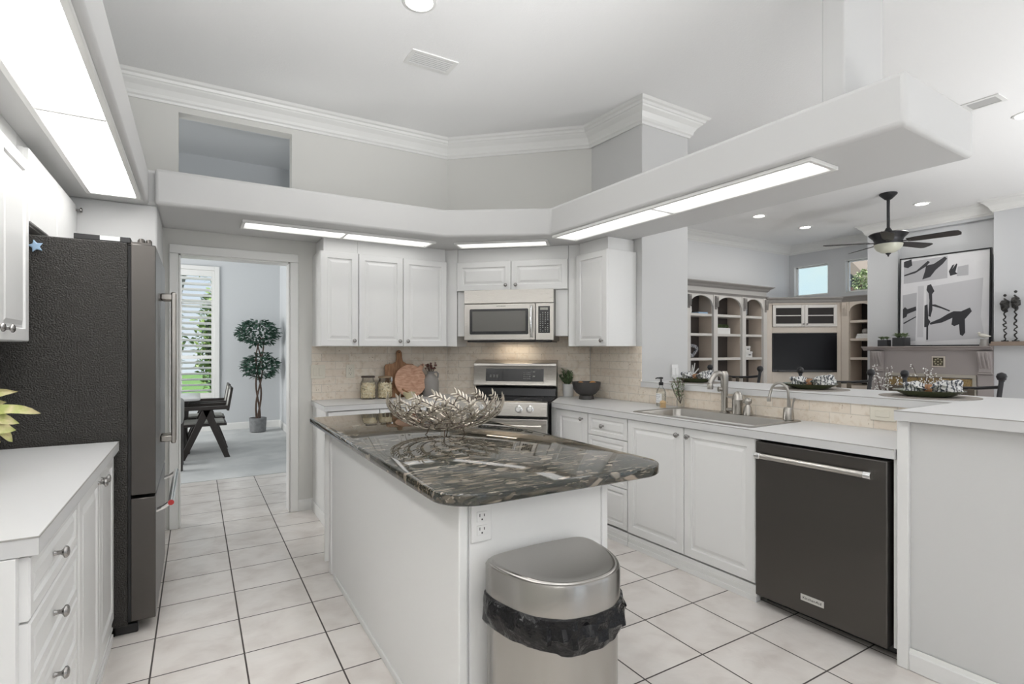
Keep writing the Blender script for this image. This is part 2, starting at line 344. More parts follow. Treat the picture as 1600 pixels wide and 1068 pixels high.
def tag(o, label, cat, group=None, kind=None):
    if label: o['label'] = label
    if cat: o['category'] = cat
    if group: o['group'] = group
    if kind: o['kind'] = kind
    return o
def thing(name, label, cat, loc=(0, 0, 0), rz=0, group=None):
    o = bpy.data.objects.new(name, None); C.objects.link(o); o.location = loc; o.rotation_euler = (0, 0, rz); o.empty_display_size = 0.1
    return tag(o, label, cat, group)
def fthing(name, label, cat, fr, x, y, z=0, group=None, extra=0):
    w = fr.W(x, y); return thing(name, label, cat, (w[0], w[1], z), fr.a+extra, group)
def struct(name, mb, m, label=None, bevel=0.0, **k):
    o = mb.build(name, m, None, bevel, **k); o['kind'] = 'structure'
    if label: o['label'] = label
    return o
def copy_tree(o, parent=None):
    c = o.copy(); C.objects.link(c)
    if parent: c.parent = parent
    for ch in list(o.children): copy_tree(ch, c)
    return c
def sweep(mb, path, prof):
    """path: list of (x,y); prof: list of (offset to the left of travel, z). Mitred."""
    n = len(path); rings = []
    for i, p in enumerate(path):
        d0 = Vector((path[i][0]-path[i-1][0], path[i][1]-path[i-1][1])).normalized() if i > 0 else None
        d1 = Vector((path[i+1][0]-path[i][0], path[i+1][1]-path[i][1])).normalized() if i < n-1 else None
        d0 = d0 or d1; d1 = d1 or d0
        n0 = Vector((-d0.y, d0.x)); n1 = Vector((-d1.y, d1.x)); b = (n0+n1).normalized(); k = 1/max(0.3, b.dot(n0))
        rings.append([(p[0]+b.x*k*u, p[1]+b.y*k*u, z) for u, z in prof])
    mb.loft(rings); return mb

# ============================================================ THE SETTING
CZ = 3.34
b = MB(); b.box(-4.0, -4.2, -0.1, 10.2, 6.27, 0); struct('floor', b, M_floor, 'square beige ceramic floor tiles with dark grout')
b = MB(); b.box(-4.0, 6.27, -0.1, 1.4, 10.3, 0.004); struct('floor.001', b, M_carpet, 'grey blue carpet of the dining room')
b = MB(); b.box(-4.0, -4.2, CZ, 10.2, 6.3, CZ+0.1); struct('ceiling', b, M_ceil, 'white flat ceiling')
b = MB(); b.box(-4.0, 4.84, CZ-0.02, 1.4, 10.3, CZ-0.001); struct('ceiling.001', b, M_wallD, 'pale blue grey ceiling of the room behind')
# left wall and the stub that ends the fridge alcove
b = MB(); b.box(-1.06, -4.2, 0, -0.94, 4.84, CZ); struct('wall_left', b, M_wallk)
b = MB(); b.box(-0.94, 4.02, 0, -0.21, 4.72, 2.25); struct('wall_alcove', b, M_wallw, 'short wall closing the fridge alcove', bevel=0.012)
# back wall with doorway and the high opening
b = MB()
b.box(-0.94, 4.72, 0, -0.112, 4.84, CZ); b.box(-0.112, 4.72, 2.07, 0.671, 4.84, 2.48)
b.box(-0.112, 4.72, 3.135, 0.686, 4.84, CZ); b.box(0.671, 4.72, 2.07, 0.686, 4.84, 2.48); b.box(0.686, 4.72, 2.07, 2.09, 4.84, CZ); b.box(0.671, 4.72, 0, 2.09, 4.84, 2.07)
struct('wall_back', b, M_wallk, 'cream kitchen wall with the doorway to the dining room')
cS1 = FS.W(1.37, 0)
b = MB(); b.T = FS.M(); b.box(-0.04, 0, 0, 1.42, 0.12, CZ); struct('wall_corner', b, M_wallk, 'angled wall behind the stove')
xr = FR.inv(*cS1)[0]
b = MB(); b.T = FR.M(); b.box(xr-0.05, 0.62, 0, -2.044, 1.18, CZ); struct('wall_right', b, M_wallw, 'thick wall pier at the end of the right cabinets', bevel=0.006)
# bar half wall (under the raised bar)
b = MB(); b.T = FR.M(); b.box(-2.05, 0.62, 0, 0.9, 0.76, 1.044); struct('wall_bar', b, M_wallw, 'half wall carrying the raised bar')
# living room walls
b = MB(); b.box(3.0, 6.1, 0, 10.05, 6.22, CZ); struct('wall_living_back', b, M_wallB)
X0, X1 = 9.93, 10.05
b = MB()
b.box(X0, -4.2, 0, X1, 6.1, 2.37); b.box(X0, -4.2, 2.94, X1, 6.1, CZ); b.box(X0, 6.0, 2.37, X1, 6.1, 2.94); b.box(X0, 5.06, 2.37, X1, 5.36, 2.94); b.box(X0, -4.2, 2.37, X1, 4.36, 2.94)
struct('wall_living_right', b, M_wallL)
# chimney breast with shallow niche, and nearer pillar
b = MB(); b.box(9.3, 3.97, 0, 9.93, 4.40, CZ); b.box(9.37, 2.77, 1.36, 9.93, 3.97, 3.14); b.box(9.3, 2.77, 3.14, 9.93, 3.97, CZ); b.box(9.3, 2.77, 0, 9.93, 3.97, 1.36)
b.box(9.12, -0.5, 0, 9.93, 2.77, CZ)
struct('wall_chimney', b, M_wallL, 'chimney breast with shallow niche')
# rear wall behind the viewer with wide glazed openings
b = MB(); b.box(-1.06, -4.3, 2.1, 10.05, -4.2, CZ); b.box(-1.06, -4.3, 0, 0.9, -4.2, 2.1); b.box(2.9, -4.3, 0, 6.4, -4.2, 2.1); b.box(8.4, -4.3, 0, 10.05, -4.2, 2.1)
struct('wall_rear', b, M_wallL)
# hall and dining room walls
b = MB(); b.box(1.27, 4.84, 0, 1.39, 10.12, CZ); struct('wall_dining_right', b, M_wallD)
b = MB(); b.box(-4.0, 6.25, 2.46, 1.27, 6.37, CZ); struct('wall_dining_header', b, M_wallD)
b = MB(); b.box(-4.0, 4.84, 0, -3.88, 10.12, CZ); struct('wall_dining_left', b, M_wallD)
WX0, WX1, WZ0, WZ1 = -0.68, 0.27, 0.55, 2.66
b = MB(); b.box(-4.0, 10.12, 0, WX0, 10.24, CZ); b.box(WX1, 10.12, 0, 1.39, 10.24, CZ); b.box(WX0, 10.12, 0, WX1, 10.24, WZ0); b.box(WX0, 10.12, WZ1, WX1, 10.24, CZ)
struct('wall_dining_back', b, M_wallD)
b = MB(); b.box(-4.0, 4.84, 0, -0.94, 4.90, CZ); struct('wall_hall', b, M_wallD)
# bluish lining of the high opening is simply the other side's paint
b = MB(); b.box(-0.112, 4.8405, 2.07, 0.671, 4.85, 2.48); b.box(-0.94, 4.8405, 3.135, 1.27, 4.85, CZ); b.box(0.686, 4.8405, 0, 1.27, 4.85, 3.135); b.box(-0.94, 4.8405, 0, -0.2, 4.85, 3.135)
struct('wall_hall_face', b, M_wallD)

# crowns
CR = [(0, CZ-0.16), (0.012, CZ-0.16), (0.018, CZ-0.145), (0.03, CZ-0.135), (0.034, CZ-0.115), (0.055, CZ-0.08), (0.085, CZ-0.055), (0.092, CZ-0.045), (0.10, CZ-0.042), (0.108, CZ-0.025), (0.125, CZ-0.018), (0.14, CZ-0.001), (0, CZ-0.001)]
CRr = [(-u, z) for u, z in CR]
p1 = FR.W(-2.044, 0.62); p2 = FR.W(-2.044, 1.18); p3 = FR.W(-2.6, 1.18)
b = MB(); sweep(b, [(-0.94, 4.0), (-0.94, 4.72), (2.09, 4.72), cS1, p1, p2, p3], CRr); struct('trim_1', b, M_trim, 'white stepped crown moulding around the kitchen', smooth=False)
b = MB(); sweep(b, [(3.9, 6.1), (9.93, 6.1), (9.93, 4.40), (9.3, 4.40), (9.3, 2.77), (9.12, 2.77), (9.12, -0.4)], CRr); struct('trim_2', b, M_trim, 'white stepped crown moulding around the living room', smooth=False)

# plant ledge soffits (lit boxes over the cabinets)
SZ0, SZ1 = 2.25, 2.475
fA = (1.725, 3.945); fB = (2.42, 3.46); fC = FR.W(0.08, -0.10); fD = FR.W(0.08, 0.62)
b = MB(); b.prism([(-0.22, 3.965), fA, fB, fC, fD, cS1, (2.09, 4.72), (-0.22, 4.72)], SZ0, SZ1)
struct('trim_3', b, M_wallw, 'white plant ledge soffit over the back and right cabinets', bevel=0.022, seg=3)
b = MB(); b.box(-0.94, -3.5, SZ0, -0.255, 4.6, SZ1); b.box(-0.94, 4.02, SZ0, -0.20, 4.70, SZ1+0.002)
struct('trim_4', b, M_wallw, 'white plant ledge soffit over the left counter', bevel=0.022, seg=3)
# post standing on the ledge
b = MB(); b.box(2.62, 1.339, SZ1, 2.985, 1.443, CZ); struct('trim_5', b, M_wallw, 'square white post from the soffit to the ceiling', bevel=0.006)
# doorway casing
b = MB()
for x0, x1 in ((-0.172, -0.112), (0.671, 0.735)): b.box(x0, 4.70, 0, x1, 4.719, 2.068)
b.box(-0.172, 4.70, 2.0685, 0.735, 4.719, 2.137); b.box(-0.1115, 4.712, 0, -0.10, 4.85, 2.06); b.box(0.660, 4.712, 0, 0.6705, 4.85, 2.06); b.box(-0.0995, 4.712, 2.055, 0.6595, 4.85, 2.0695)
struct('trim_6', b, M_trim, 'white casing of the doorway', bevel=0.005)
# baseboards
def bboard(name, path, h=0.09, t=0.014):
    b = MB(); sweep(b, path, [(0, 0), (-t, 0), (-t, h-0.02), (-t*0.6, h-0.008), (-t*0.35, h), (0, h)]); struct(name, b, M_trim, smooth=False)
bboard('baseboard_back', [(0.735, 4.72), (0.86, 4.72)])
bboard('baseboard_dining', [(-3.88, 10.12), (1.27, 10.12), (1.27, 4.86)], 0.12)
bboard('baseboard_bar', [FR.W(0.0+0.03, 0.03), FR.W(0.9, 0.03)], 0.09)

# light panels in the soffits
def light_panel(fr, x0, x1, y0, y1, n, label, m=None):
    t = fthing('ceiling_light_panel', label, 'ceiling light', fr, x0, y0, SZ0, 'recessed fluorescent panels under the soffits')
    w, d = x1-x0, y1-y0; e = 0.022
    b = MB(); b.box(-e, -e, -0.020, w+e, 0.0, -0.0005); b.box(-e, d, -0.020, w+e, d+e, -0.0005); b.box(-e, 0.0003, -0.020, 0.0, d-0.0003, -0.0005); b.box(w, 0.0003, -0.020, w+e, d-0.0003, -0.0005)
    for k in range(1, n): b.box(w*k/n-0.009, 0.0003, -0.018, w*k/n+0.009, d-0.0003, -0.0005)
    b.build('frame', M_trim, t, bevel=0.003)
    for k in range(n):
        b = MB(); b.box(w*k/n+0.006, 0.002, -0.006, w*(k+1)/n-0.006, d-0.002, -0.0008); b.build('diffuser', m or M_panel, t)
    return t
light_panel(F(0, 0, 90), -1.05, 3.80, 0.30, 0.512, 4, 'long bright light panel under the left soffit, above the left counter', M_panelL)
light_panel(F(0, 0, 0), 0.30, 1.70, 4.135, 4.33, 2, 'two piece light panel under the back soffit, in front of the three door wall cabinets')
q0 = Vector((1.90, 4.10)); 
FSp = F(1.915, 4.112, math.degrees(math.atan2(3.621-4.112, 2.481-1.914)))
light_panel(FSp, 0.0, 0.75, -0.03, 0.13, 1, 'short light panel in the angled soffit above the microwave')
light_panel(FR, -2.33, -0.34, -0.04, 0.165, 2, 'two piece light panel under the right soffit, above the sink')

# recessed cans
def can(x, y, label, r=0.075, watt=4):
    t = thing('recessed_downlight', label, 'ceiling light', (x, y, CZ), 0, 'round downlights in the ceiling')
    b = MB(); b.lathe([(r+0.022, -0.0005), (r+0.022, -0.006), (r+0.004, -0.010), (r, -0.004), (r, -0.0005)], n=32, cap0=False, cap1=False); b.build('trim_ring', M_trim, t)
    b = MB(); b.lathe([(r, -0.003), (r, -0.001)], n=32); b.build('lens', M_can, t)
    l = light('downlight_lamp', 'AREA', (0, 0, -0.02), (0, 0, 0), watt, (1, 0.97, 0.92), r*2, shape='DISK'); l.parent = t
can(1.10, 2.88, 'round downlight in the kitchen ceiling, cut by the top of the picture')
can(6.05, 1.62, 'large looking downlight at the right edge, beside the square ceiling vent')
can(7.2, 4.89, 'downlight left of the ceiling fan, the nearer of the two')
can(8.5, 4.95, 'downlight above the television wall, the far one of two left of the fan')
can(8.5, 3.34, 'downlight to the right of the ceiling fan rod')
def vent(x0, y0, x1, y1, label, along='x'):
    t = thing('ceiling_vent', label, 'vent', ((x0+x1)/2, (y0+y1)/2, CZ), 0, 'ceiling air vents')
    w, d = (x1-x0)/2, (y1-y0)/2; e = 0.028
    b = MB(); b.box(-w, -d, -0.008, w, -d+e, -0.0005); b.box(-w, d-e, -0.008, w, d, -0.0005); b.box(-w, -d+e, -0.008, -w+e, d-e, -0.0005); b.box(w-e, -d+e, -0.008, w, d-e, -0.0005); b.build('frame', M_trim, t, bevel=0.0)
    b = MB(); b.box(-w+e, -d+e, -0.0025, w-e, d-e, -0.001); b.build('duct_shadow', mat('vent_dark', (0.05, 0.05, 0.05), 0.8), t)
    L, S = (w, d) if along == 'x' else (d, w)
    k = -S+e+0.012
    while k < S-e-0.006:
        b = MB()
        if along == 'x': b.prismx([(k-0.005, -0.005), (k-0.003, -0.004), (k+0.006, -0.010), (k+0.004, -0.011)], -w+e, w-e)
        else: b.prismy([(k-0.005, -0.005), (k-0.003, -0.004), (k+0.006, -0.010), (k+0.004, -0.011)], -d+e, d-e)
        b.build('slat', mat('vent_slat', (0.62, 0.62, 0.61), 0.5), t); k += 0.022
vent(1.234, 3.35, 1.568, 3.54, 'white slatted air vent in the kitchen ceiling')
vent(5.36, 1.60, 5.56, 1.84, 'small square air vent in the living room ceiling by the right downlight', 'y')

# windows of the living room
def hi_window(name, y0, y1, z0, z1, label):
    b = MB(); X = 9.93
    b.box(X+0.07, y0, z0, X+0.11, y0+0.03, z1); b.box(X+0.07, y1-0.03, z0, X+0.11, y1, z1); b.box(X+0.07, y0, z0, X+0.11, y1, z0+0.03); b.box(X+0.07, y0, z1-0.03, X+0.11, y1, z1)
    o = struct(name, b, M_trim, label)
    g = MB(); g.box(X+0.088, y0+0.02, z0+0.02, X+0.094, y1-0.02, z1-0.02); g.build('pane', M_pane, o)
    g = MB(); g.box(X-0.004, y0-0.001, z0, X+0.125, y0+0.006, z1); g.box(X-0.004, y1-0.006, z0, X+0.125, y1+0.001, z1); g.box(X-0.004, y0, z0-0.001, X+0.125, y1, z0+0.006); g.box(X-0.004, y0, z1-0.006, X+0.125, y1, z1+0.001); g.build('reveal', M_trim, o)
hi_window('window_1', 5.36, 6.0, 2.37, 2.94, 'high square window left of the chimney, showing a pale blue wall')
hi_window('window_2', 4.36, 5.06, 2.37, 2.94, 'high window beside the chimney, showing a roof and foliage')
# outside, living side
M_nwall = mat('neighbour_stucco', (0.52, 0.64, 0.67), 0.8, noise=(1.2, (0.60, 0.68, 0.64), 0.3))
b = MB(); b.box(13.0, 6.80, 0, 18.0, 15.0, 5.2); tag(b.build('neighbouring_house', M_nwall), 'pale blue stucco side of the house seen through the high left window', 'house')
rt = thing('neighbouring_roof', 'brown eave and tiled roof of the house seen through the right high window', 'roof', (13.2, 0, 0))
b = MB(); b.prismx([(6.79, 3.75), (6.79, 3.35), (6.15, 2.80), (6.08, 2.90)], -0.2, 1.5); b.build('eave', mat('eave_brown', (0.30, 0.24, 0.19), 0.8), rt)
b = MB(); b.prismx([(5.2, 2.62), (6.78, 2.86), (6.78, 2.5), (5.2, 2.4)], 0.3, 1.6); b.build('roof_tiles', mat('red_roof_tile', (0.55, 0.26, 0.20), 0.8, noise=(9, (0.75, 0.60, 0.55), 0.1)), rt)

# ============================================================ CABINETS
def rings_panel(mb, w, h, x0, z0, yf, t, spec):
    """raised panel front at y=yf facing -y, thickness t; spec = [(inset, depth)]"""
    def ring(i, d, y=None): 
        return [(x0+i, yf+d, z0+i), (x0+w-i, yf+d, z0+i), (x0+w-i, yf+d, z0+h-i), (x0+i, yf+d, z0+h-i)]
    R = [ring(0, t), ring(0, 0.004), ring(0.004, 0)]+[ring(i, d) for i, d in spec]
    mb.loft(R)
SPEC = [(0.050, 0), (0.055, 0.009), (0.066, 0.009), (0.084, 0.002)]
SPECD = [(0.030, 0), (0.034, 0.008), (0.042, 0.008), (0.055, 0.002)]
def knob(x, z, parent, y=-0.02, m=None, r=0.0155):
    b = MB(); b.T = Matrix.Translation((x, y, z)) @ Matrix.Rotation(PI/2, 4, 'X')
    b.lathe([(0.0075, 0), (0.006, 0.004), (0.0055, 0.014), (0.009, 0.018), (r, 0.022), (r, 0.027), (r*0.72, 0.031), (r*0.3, 0.0325)], n=16); return b.build('knob', m or M_knob, parent, angle=50)
def door(name, x, z, w, h, parent, kn=None, spec=None, y=-0.02):
    b = MB(); rings_panel(b, w, h, x, z, y, 0.02, spec or SPEC); o = b.build(name, M_cab, parent, angle=20, smooth=False)
    if kn: knob(kn[0], kn[1], o, y)
    return o
G = 0.0025
def upper(fr, x, yfront, w, depth, z0, z1, doors, label, group='white wall cabinets', fascia=True, fl=0.0, frr=0.0, top=SZ0):
    t = fthing('wall_cabinet', label, 'cabinet', fr, x, yfront, 0, group)
    b = MB(); b.box(0.001, 0, z0, w-0.001, depth, z1); b.build('body', M_cab, t, bevel=0.002)
    for i, (a, c, kx) in enumerate(doors): door('door', a+G, z0+0.001, c-a-2*G, z1-z0-0.004, t, (kx, z0+0.045) if kx is not None else None)
    if fascia:
        b = MB(); b.box(fl, 0.02, z1+0.001, w-frr, depth, top-0.001); b.build('fascia', M_cab, t, bevel=0.002)
    return t
# back wall: front of door 4.38
upper(FB, 0.848, -0.32, 0.300, 0.317, 1.373, 2.135, [(0, 0.300, 0.262)], 'narrow one door wall cabinet, leftmost on the back wall beside the doorway', fl=0.03)
upper(FB, 1.149, -0.32, 0.785, 0.317, 1.373, 2.135, [(0, 0.380, 0.345), (0.380, 0.785, 0.415)], 'two door wall cabinet over the glass jars and cutting boards')
# over microwave
t = upper(FS, 0.200, -0.31, 1.0, 0.307, 1.868, 2.13, [(0, 0.5, 0.455), (0.5, 1.0, 0.545)], 'wide low two door wall cabinet above the microwave')
fillx = [(-0.105, -0.003), (1.003, 1.085)]
for a, c in fillx:
    b = MB(); b.box(a, 0.0, 1.374, c, 0.302, 2.13); b.build('filler_panel', M_cab, t, bevel=0.002)
    b = MB(); b.box(a-(0.03 if a < 0 else 0), 0.02, 2.131, c+(0.05 if a > 0 else 0), 0.302, SZ0-0.001); b.build('filler_panel', M_cab, t)
for a, c in ((0.002, 0.088), (0.888, 0.998)):
    b = MB(); b.box(a, 0.012, 1.465, c, 0.30, 1.866); b.build('filler_strip', M_cab, t, bevel=0.002)
# right wall
upper(FR, -2.485, 0.31, 0.384, 0.307, 1.373, 2.146, [(0, 0.384, 0.335)], 'one door wall cabinet on the right wall next to the pass-through', frr=0.03)
# left wall uppers: x is towards +Y, y into -X
FLu = F(-0.625, 0.0, 90)
upper(FLu, 2.21, 0.0, 0.76, 0.312, 1.376, 2.14, [(0, 0.36, 0.30), (0.36, 0.76, 0.415)], 'white wall cabinet at the left edge of the picture over the left counter')
upper(FLu, 0.9, 0.0, 1.3, 0.312, 1.376, 2.14, [(0, 0.65, 0.6), (0.65, 1.3, 0.7)], 'white wall cabinet nearest the viewer on the left wall, out of the picture')
SPEC, SV = [(0.02, 0)], SPEC
t = upper(FLu, 2.975, 0.0, 1.04, 0.312, 1.885, 2.20, [(0, 0.52, None), (0.52, 1.04, None)], 'low white wall cabinet above the refrigerator')
SPEC = SV
knob(1.01, 2.165, [c for c in t.children if c.name.startswith('door')][-1])

# ---- base cabinets
def base(name, fr, x, y, w, depth, label, z0=0.10, z1=0.872, toe=True, group='white base cabinets'):
    t = fthing(name, label, 'cabinet', fr, x, y, 0, group)
    b = MB(); b.box(0.001, 0, z0-0.005, w-0.001, depth, z1); b.build('body', M_cab, t, bevel=0.0015)
    if toe: b = MB(); b.box(0.001, -0.012, 0.0005, w-0.001, 0.02, z0-0.012); b.box(0.001, -0.018, 0.0005, w-0.001, -0.012, 0.03); b.box(0.001, -0.016, 0.05, w-0.001, -0.012, 0.062); b.build('toe_kick', M_cab, t)
    return t
YB = 0.042
t = base('base_cabinet', FR, -2.47, YB, 0.452, 0.572, 'white base cabinet with one narrow door, between stove and drawer stack')
b = MB(); b.box(-0.0, -0.02, 0.10, 0.065, 0.0, 0.87); b.build('filler_panel', M_cab, t)
door('door', 0.07, 0.10, 0.378, 0.77, t, (0.395, 0.822))
t = base('drawer_cabinet', FR, -2.016, YB, 0.410, 0.572, 'white stack of four drawers left of the sink cabinet')
for a, c in ((0.718, 0.87), (0.553, 0.713), (0.387, 0.548), (0.105, 0.382)):
    door('drawer', G, a, 0.405, c-a, t, (0.14 if a < .3 else 0.17, (a+c)/2), SPECD)
t = base('sink_cabinet', FR, -1.604, YB, 0.952, 0.572, 'wide white base cabinet with two tall doors below the sink')
door('door', G, 0.10, 0.471, 0.77, t, (0.435, 0.822)); door('door', 0.478, 0.10, 0.471, 0.77, t, (0.514, 0.822))
# left run, x along +Y from y=1.585 ; counter front x=-0.306
FLc = F(-0.345, 1.60, 90)
t = base('drawer_cabinet', FLc, 0.0, 0.0, 0.60, 0.585, 'white drawer stack at the near end of the left counter')
for a, c in ((0.722, 0.868), (0.556, 0.716), (0.390, 0.550), (0.10, 0.384)):
    door('drawer', G+0.002, a, 0.570, c-a, t, (0.245, (a+c)/2+0.002), SPECD)
b = MB(); b.box(-0.02, -0.0, 0.0005, 0.0, 0.585, 0.874); b.build('end_panel', M_cab, t, bevel=0.001)
t = base('base_cabinet', FLc, 0.602, 0.0, 0.845, 0.585, 'white two door base cabinet beside the refrigerator')
door('door', G, 0.10, 0.418, 0.765, t, (0.385, 0.825)); door('door', 0.425, 0.10, 0.416, 0.765, t, (0.46, 0.825))
# back run
t = base('base_cabinet', F(0, 4.195, 0), 0.862, 0.0, 0.80, 0.52, 'white base cabinet under the glass jars, mostly hidden by the island')
for x0 in (0.0, 0.40): door('drawer', x0+G, 0.72, 0.394, 0.15, t, (x0+0.2, 0.795), SPECD); door('door', x0+G, 0.10, 0.394, 0.61, t, (0.36 if x0 == 0 else 0.44, 0.66))
b = MB(); b.box(-0.012, 0.0, 0.0005, -0.0005, 0.52, 0.874); b.box(-0.024, -0.02, 0.0005, -0.012, 0.52, 0.085); b.build('end_panel', M_cab, t, bevel=0.002)

# ---- worktops
CT = 0.918; CB = 0.876
cutR = FS.W(1.095, 0); dS = (FS.W(1, -1)[0]-FS.W(1, 0)[0], FS.W(1, -1)[1]-FS.W(1, 0)[1])
fr0 = FR.W(0, 0); dR = (FR.c, FR.s)
cR = isect(cutR, dS, fr0, dR)
def top_with_hole(name, outer, hole, z0, z1, m, bevel=0.004):
    """outer polygon with rectangular hole, bridged"""
    bm = bmesh.new()
    ov = [bm.verts.new((x, y, z1)) for x, y in outer]; hv = [bm.verts.new((x, y, z1)) for x, y in hole]
    es = [bm.edges.new((ov[i], ov[(i+1) % len(ov)])) for i in range(len(ov))]+[bm.edges.new((hv[i], hv[(i+1) % len(hv)])) for i in range(len(hv))]
    r = bmesh.ops.triangle_fill(bm, use_beauty=True, use_dissolve=False, edges=es)
    fs = [f for f in bm.faces]
    ret = bmesh.ops.extrude_face_region(bm, geom=fs)
    for e in ret['geom']:
        if isinstance(e, bmesh.types.BMVert): e.co.z = z0
    bmesh.ops.recalc_face_normals(bm, faces=bm.faces)
    me = bpy.data.meshes.new(name); bm.to_mesh(me); bm.free(); me.materials.append(m)
    o = bpy.data.objects.new(name, me); C.objects.link(o); return o
SX0, SX1, SY0, SY1 = -1.60, -0.70, 0.055, 0.565
hole = [FR.W(SX0+0.03, SY0+0.03), FR.W(SX1-0.03, SY0+0.03), FR.W(SX1-0.03, SY1-0.03), FR.W(SX0+0.03, SY1-0.03)]
outer = [cR, FR.W(-0.002, 0), FR.W(-0.002, 0.615), (FS.W(1.365, -0.012)), FS.W(1.095, -0.008)]
def seam(parent, p, q, z, name='laminate_seam'):
    d = Vector((q[0]-p[0], q[1]-p[1])).normalized(); n = Vector((d.y, -d.x))
    b = MB(); o = 0.0008
    b.loft([[(p[0]+n.x*o, p[1]+n.y*o, z-0.0034), (p[0]+n.x*o, p[1]+n.y*o, z+0.0006), (p[0]-n.x*0.0014, p[1]-n.y*0.0014, z+0.0006)],
            [(q[0]+n.x*o, q[1]+n.y*o, z-0.0034), (q[0]+n.x*o, q[1]+n.y*o, z+0.0006), (q[0]-n.x*0.0014, q[1]-n.y*0.0014, z+0.0006)]])
    return b.build(name, M_lamedge, parent, smooth=False)
o = top_with_hole('countertop', outer, hole, CB, CT, M_lam); tag(o, 'white laminate countertop with the sink, along the right wall and bar', 'countertop')
seam(o, cR, FR.W(-0.002, 0), CT)
cutL = FS.W(0.295, 0); cL = isect(cutL, dS, (0, 4.165), (1, 0))
b = MB(); b.prism([(0.835, 4.165), cL, FS.W(0.295, -0.012), (2.086, 4.708), (0.835, 4.708)], CB, CT)
o = tag(b.build('countertop', M_lam), 'white laminate countertop under the jars and cutting boards on the back wall', 'countertop'); seam(o, (0.835, 4.165), cL, CT); seam(o, (0.835, 4.708), (0.835, 4.165), CT)
b = MB(); b.box(-0.935, 1.585, CB, -0.306, 3.045, CT)
o = tag(b.build('countertop', M_lam), 'white laminate countertop at the left edge beside the refrigerator', 'countertop'); seam(o, (-0.306, 1.585), (-0.306, 3.045), CT); seam(o, (-0.935, 1.585), (-0.306, 1.585), CT)
# raised bar top and peninsula block
PT = 1.086; PB = 1.044
b = MB(); b.prism([FR.W(-2.04, 0.60), FR.W(-0.0, 0.60), FR.W(-0.0, 1.18), FR.W(-2.04, 1.30)], PB, PT)
o = tag(b.build('raised_countertop', M_lam), 'long white raised bar top set with plates behind the sink', 'countertop'); seam(o, FR.W(-2.04, 0.60), FR.W(0, 0.60), PT)
b = MB(); b.prism([FR.W(0.002, -0.012), FR.W(0.9, -0.012), FR.W(0.9, 1.18), FR.W(0.002, 1.18)], PB, PT)
o = tag(b.build('raised_countertop', M_lam), 'white raised worktop of the near peninsula block at the right edge', 'countertop'); seam(o, FR.W(0.002, -0.012), FR.W(0.9, -0.012), PT); seam(o, FR.W(0.002, 0.60), FR.W(0.002, -0.012), PT)
t = fthing('peninsula_cabinet', 'plain white panelled peninsula block right of the dishwasher', 'cabinet', FR, 0, 0)
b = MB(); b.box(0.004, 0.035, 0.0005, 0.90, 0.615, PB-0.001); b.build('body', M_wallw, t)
b = MB(); b.box(0.002, 0.012, 0.0005, 0.045, 0.035, PB-0.002); b.build('corner_stile', M_cab, t, bevel=0.003)
b = MB(); b.box(0.045, 0.012, 0.0005, 0.90, 0.035, 0.075); b.build('base_rail', M_cab, t, bevel=0.005)

# ---- island
t = thing('kitchen_island', 'white panelled kitchen island with a wall outlet on its near end', 'island', (0.985, 2.385, 0))
IX, IY = 0.985, 2.385
b = MB(); b.box(0.700-IX, 1.485-IY, 0.0005, 1.27-IX, 3.30-IY, 0.875); b.build('body', M_cab, t, bevel=0.002)
for y0, y1 in ((1.472, 1.512), (3.27, 3.312)):
    b = MB(); b.box(0.690-IX, y0-IY, 0.0005, 0.72-IX, y1-IY, 0.874); b.build('corner_post', M_cab, t, bevel=0.004)
b = MB(); b.box(0.728-IX, 1.478-IY, 0.0005, 1.262-IX, 1.486-IY, 0.874); b.build('end_panel', M_cab, t, bevel=0.002)
b = MB(); b.box(1.255-IX, 1.472-IY, 0.0005, 1.283-IX, 1.512-IY, 0.874); b.build('corner_post', M_cab, t, bevel=0.004)
b = MB(); b.box(0.692-IX, 1.512-IY, 0.0005, 0.701-IX, 3.20-IY, 0.03); b.build('base_strip', M_cab, t, bevel=0.003)
b = MB(); b.box(0.668-IX, 3.313-IY, 0.07, 1.27-IX, 3.335-IY, 0.874); b.build('back_panel', M_cab, t)
def rrect(x0, y0, x1, y1, rs, n=10):
    P = []
    for (cx, cy, a0), r in zip(((x0, y0, PI), (x1, y0, 1.5*PI), (x1, y1, 0), (x0, y1, PI/2)), rs):
        ox = cx+(r if cx == x0 else -r); oy = cy+(r if cy == y0 else -r)
        for k in range(n+1):
            a = a0+k*PI/2/n; P.append((ox+r*math.cos(a), oy+r*math.sin(a)))
    return P
def slab(poly, z0, z1, e=0.006):
    b = MB(); c = (sum(p[0] for p in poly)/len(poly), sum(p[1] for p in poly)/len(poly)); n = len(poly); R = []
    nr = []
    for i in range(n):
        d = Vector((poly[(i+1) % n][0]-poly[i-1][0], poly[(i+1) % n][1]-poly[i-1][1])).normalized(); nr.append((-d.y, d.x))
    for off, z in ((e, z0), (0, z0+e), (0, z1-e), (e*0.3, z1-e*0.3), (e, z1)):
        R.append([(poly[i][0]+nr[i][0]*off, poly[i][1]+nr[i][1]*off, z) for i in range(n)])
    b.loft(R); return b
b = slab(rrect(0.618, 1.40, 1.545, 3.545, (0.13, 0.13, 0.05, 0.02)), 0.876, 0.914)
tag(b.build('island_countertop', M_gran, angle=60), 'polished dark pebbled granite top of the kitchen island', 'countertop')
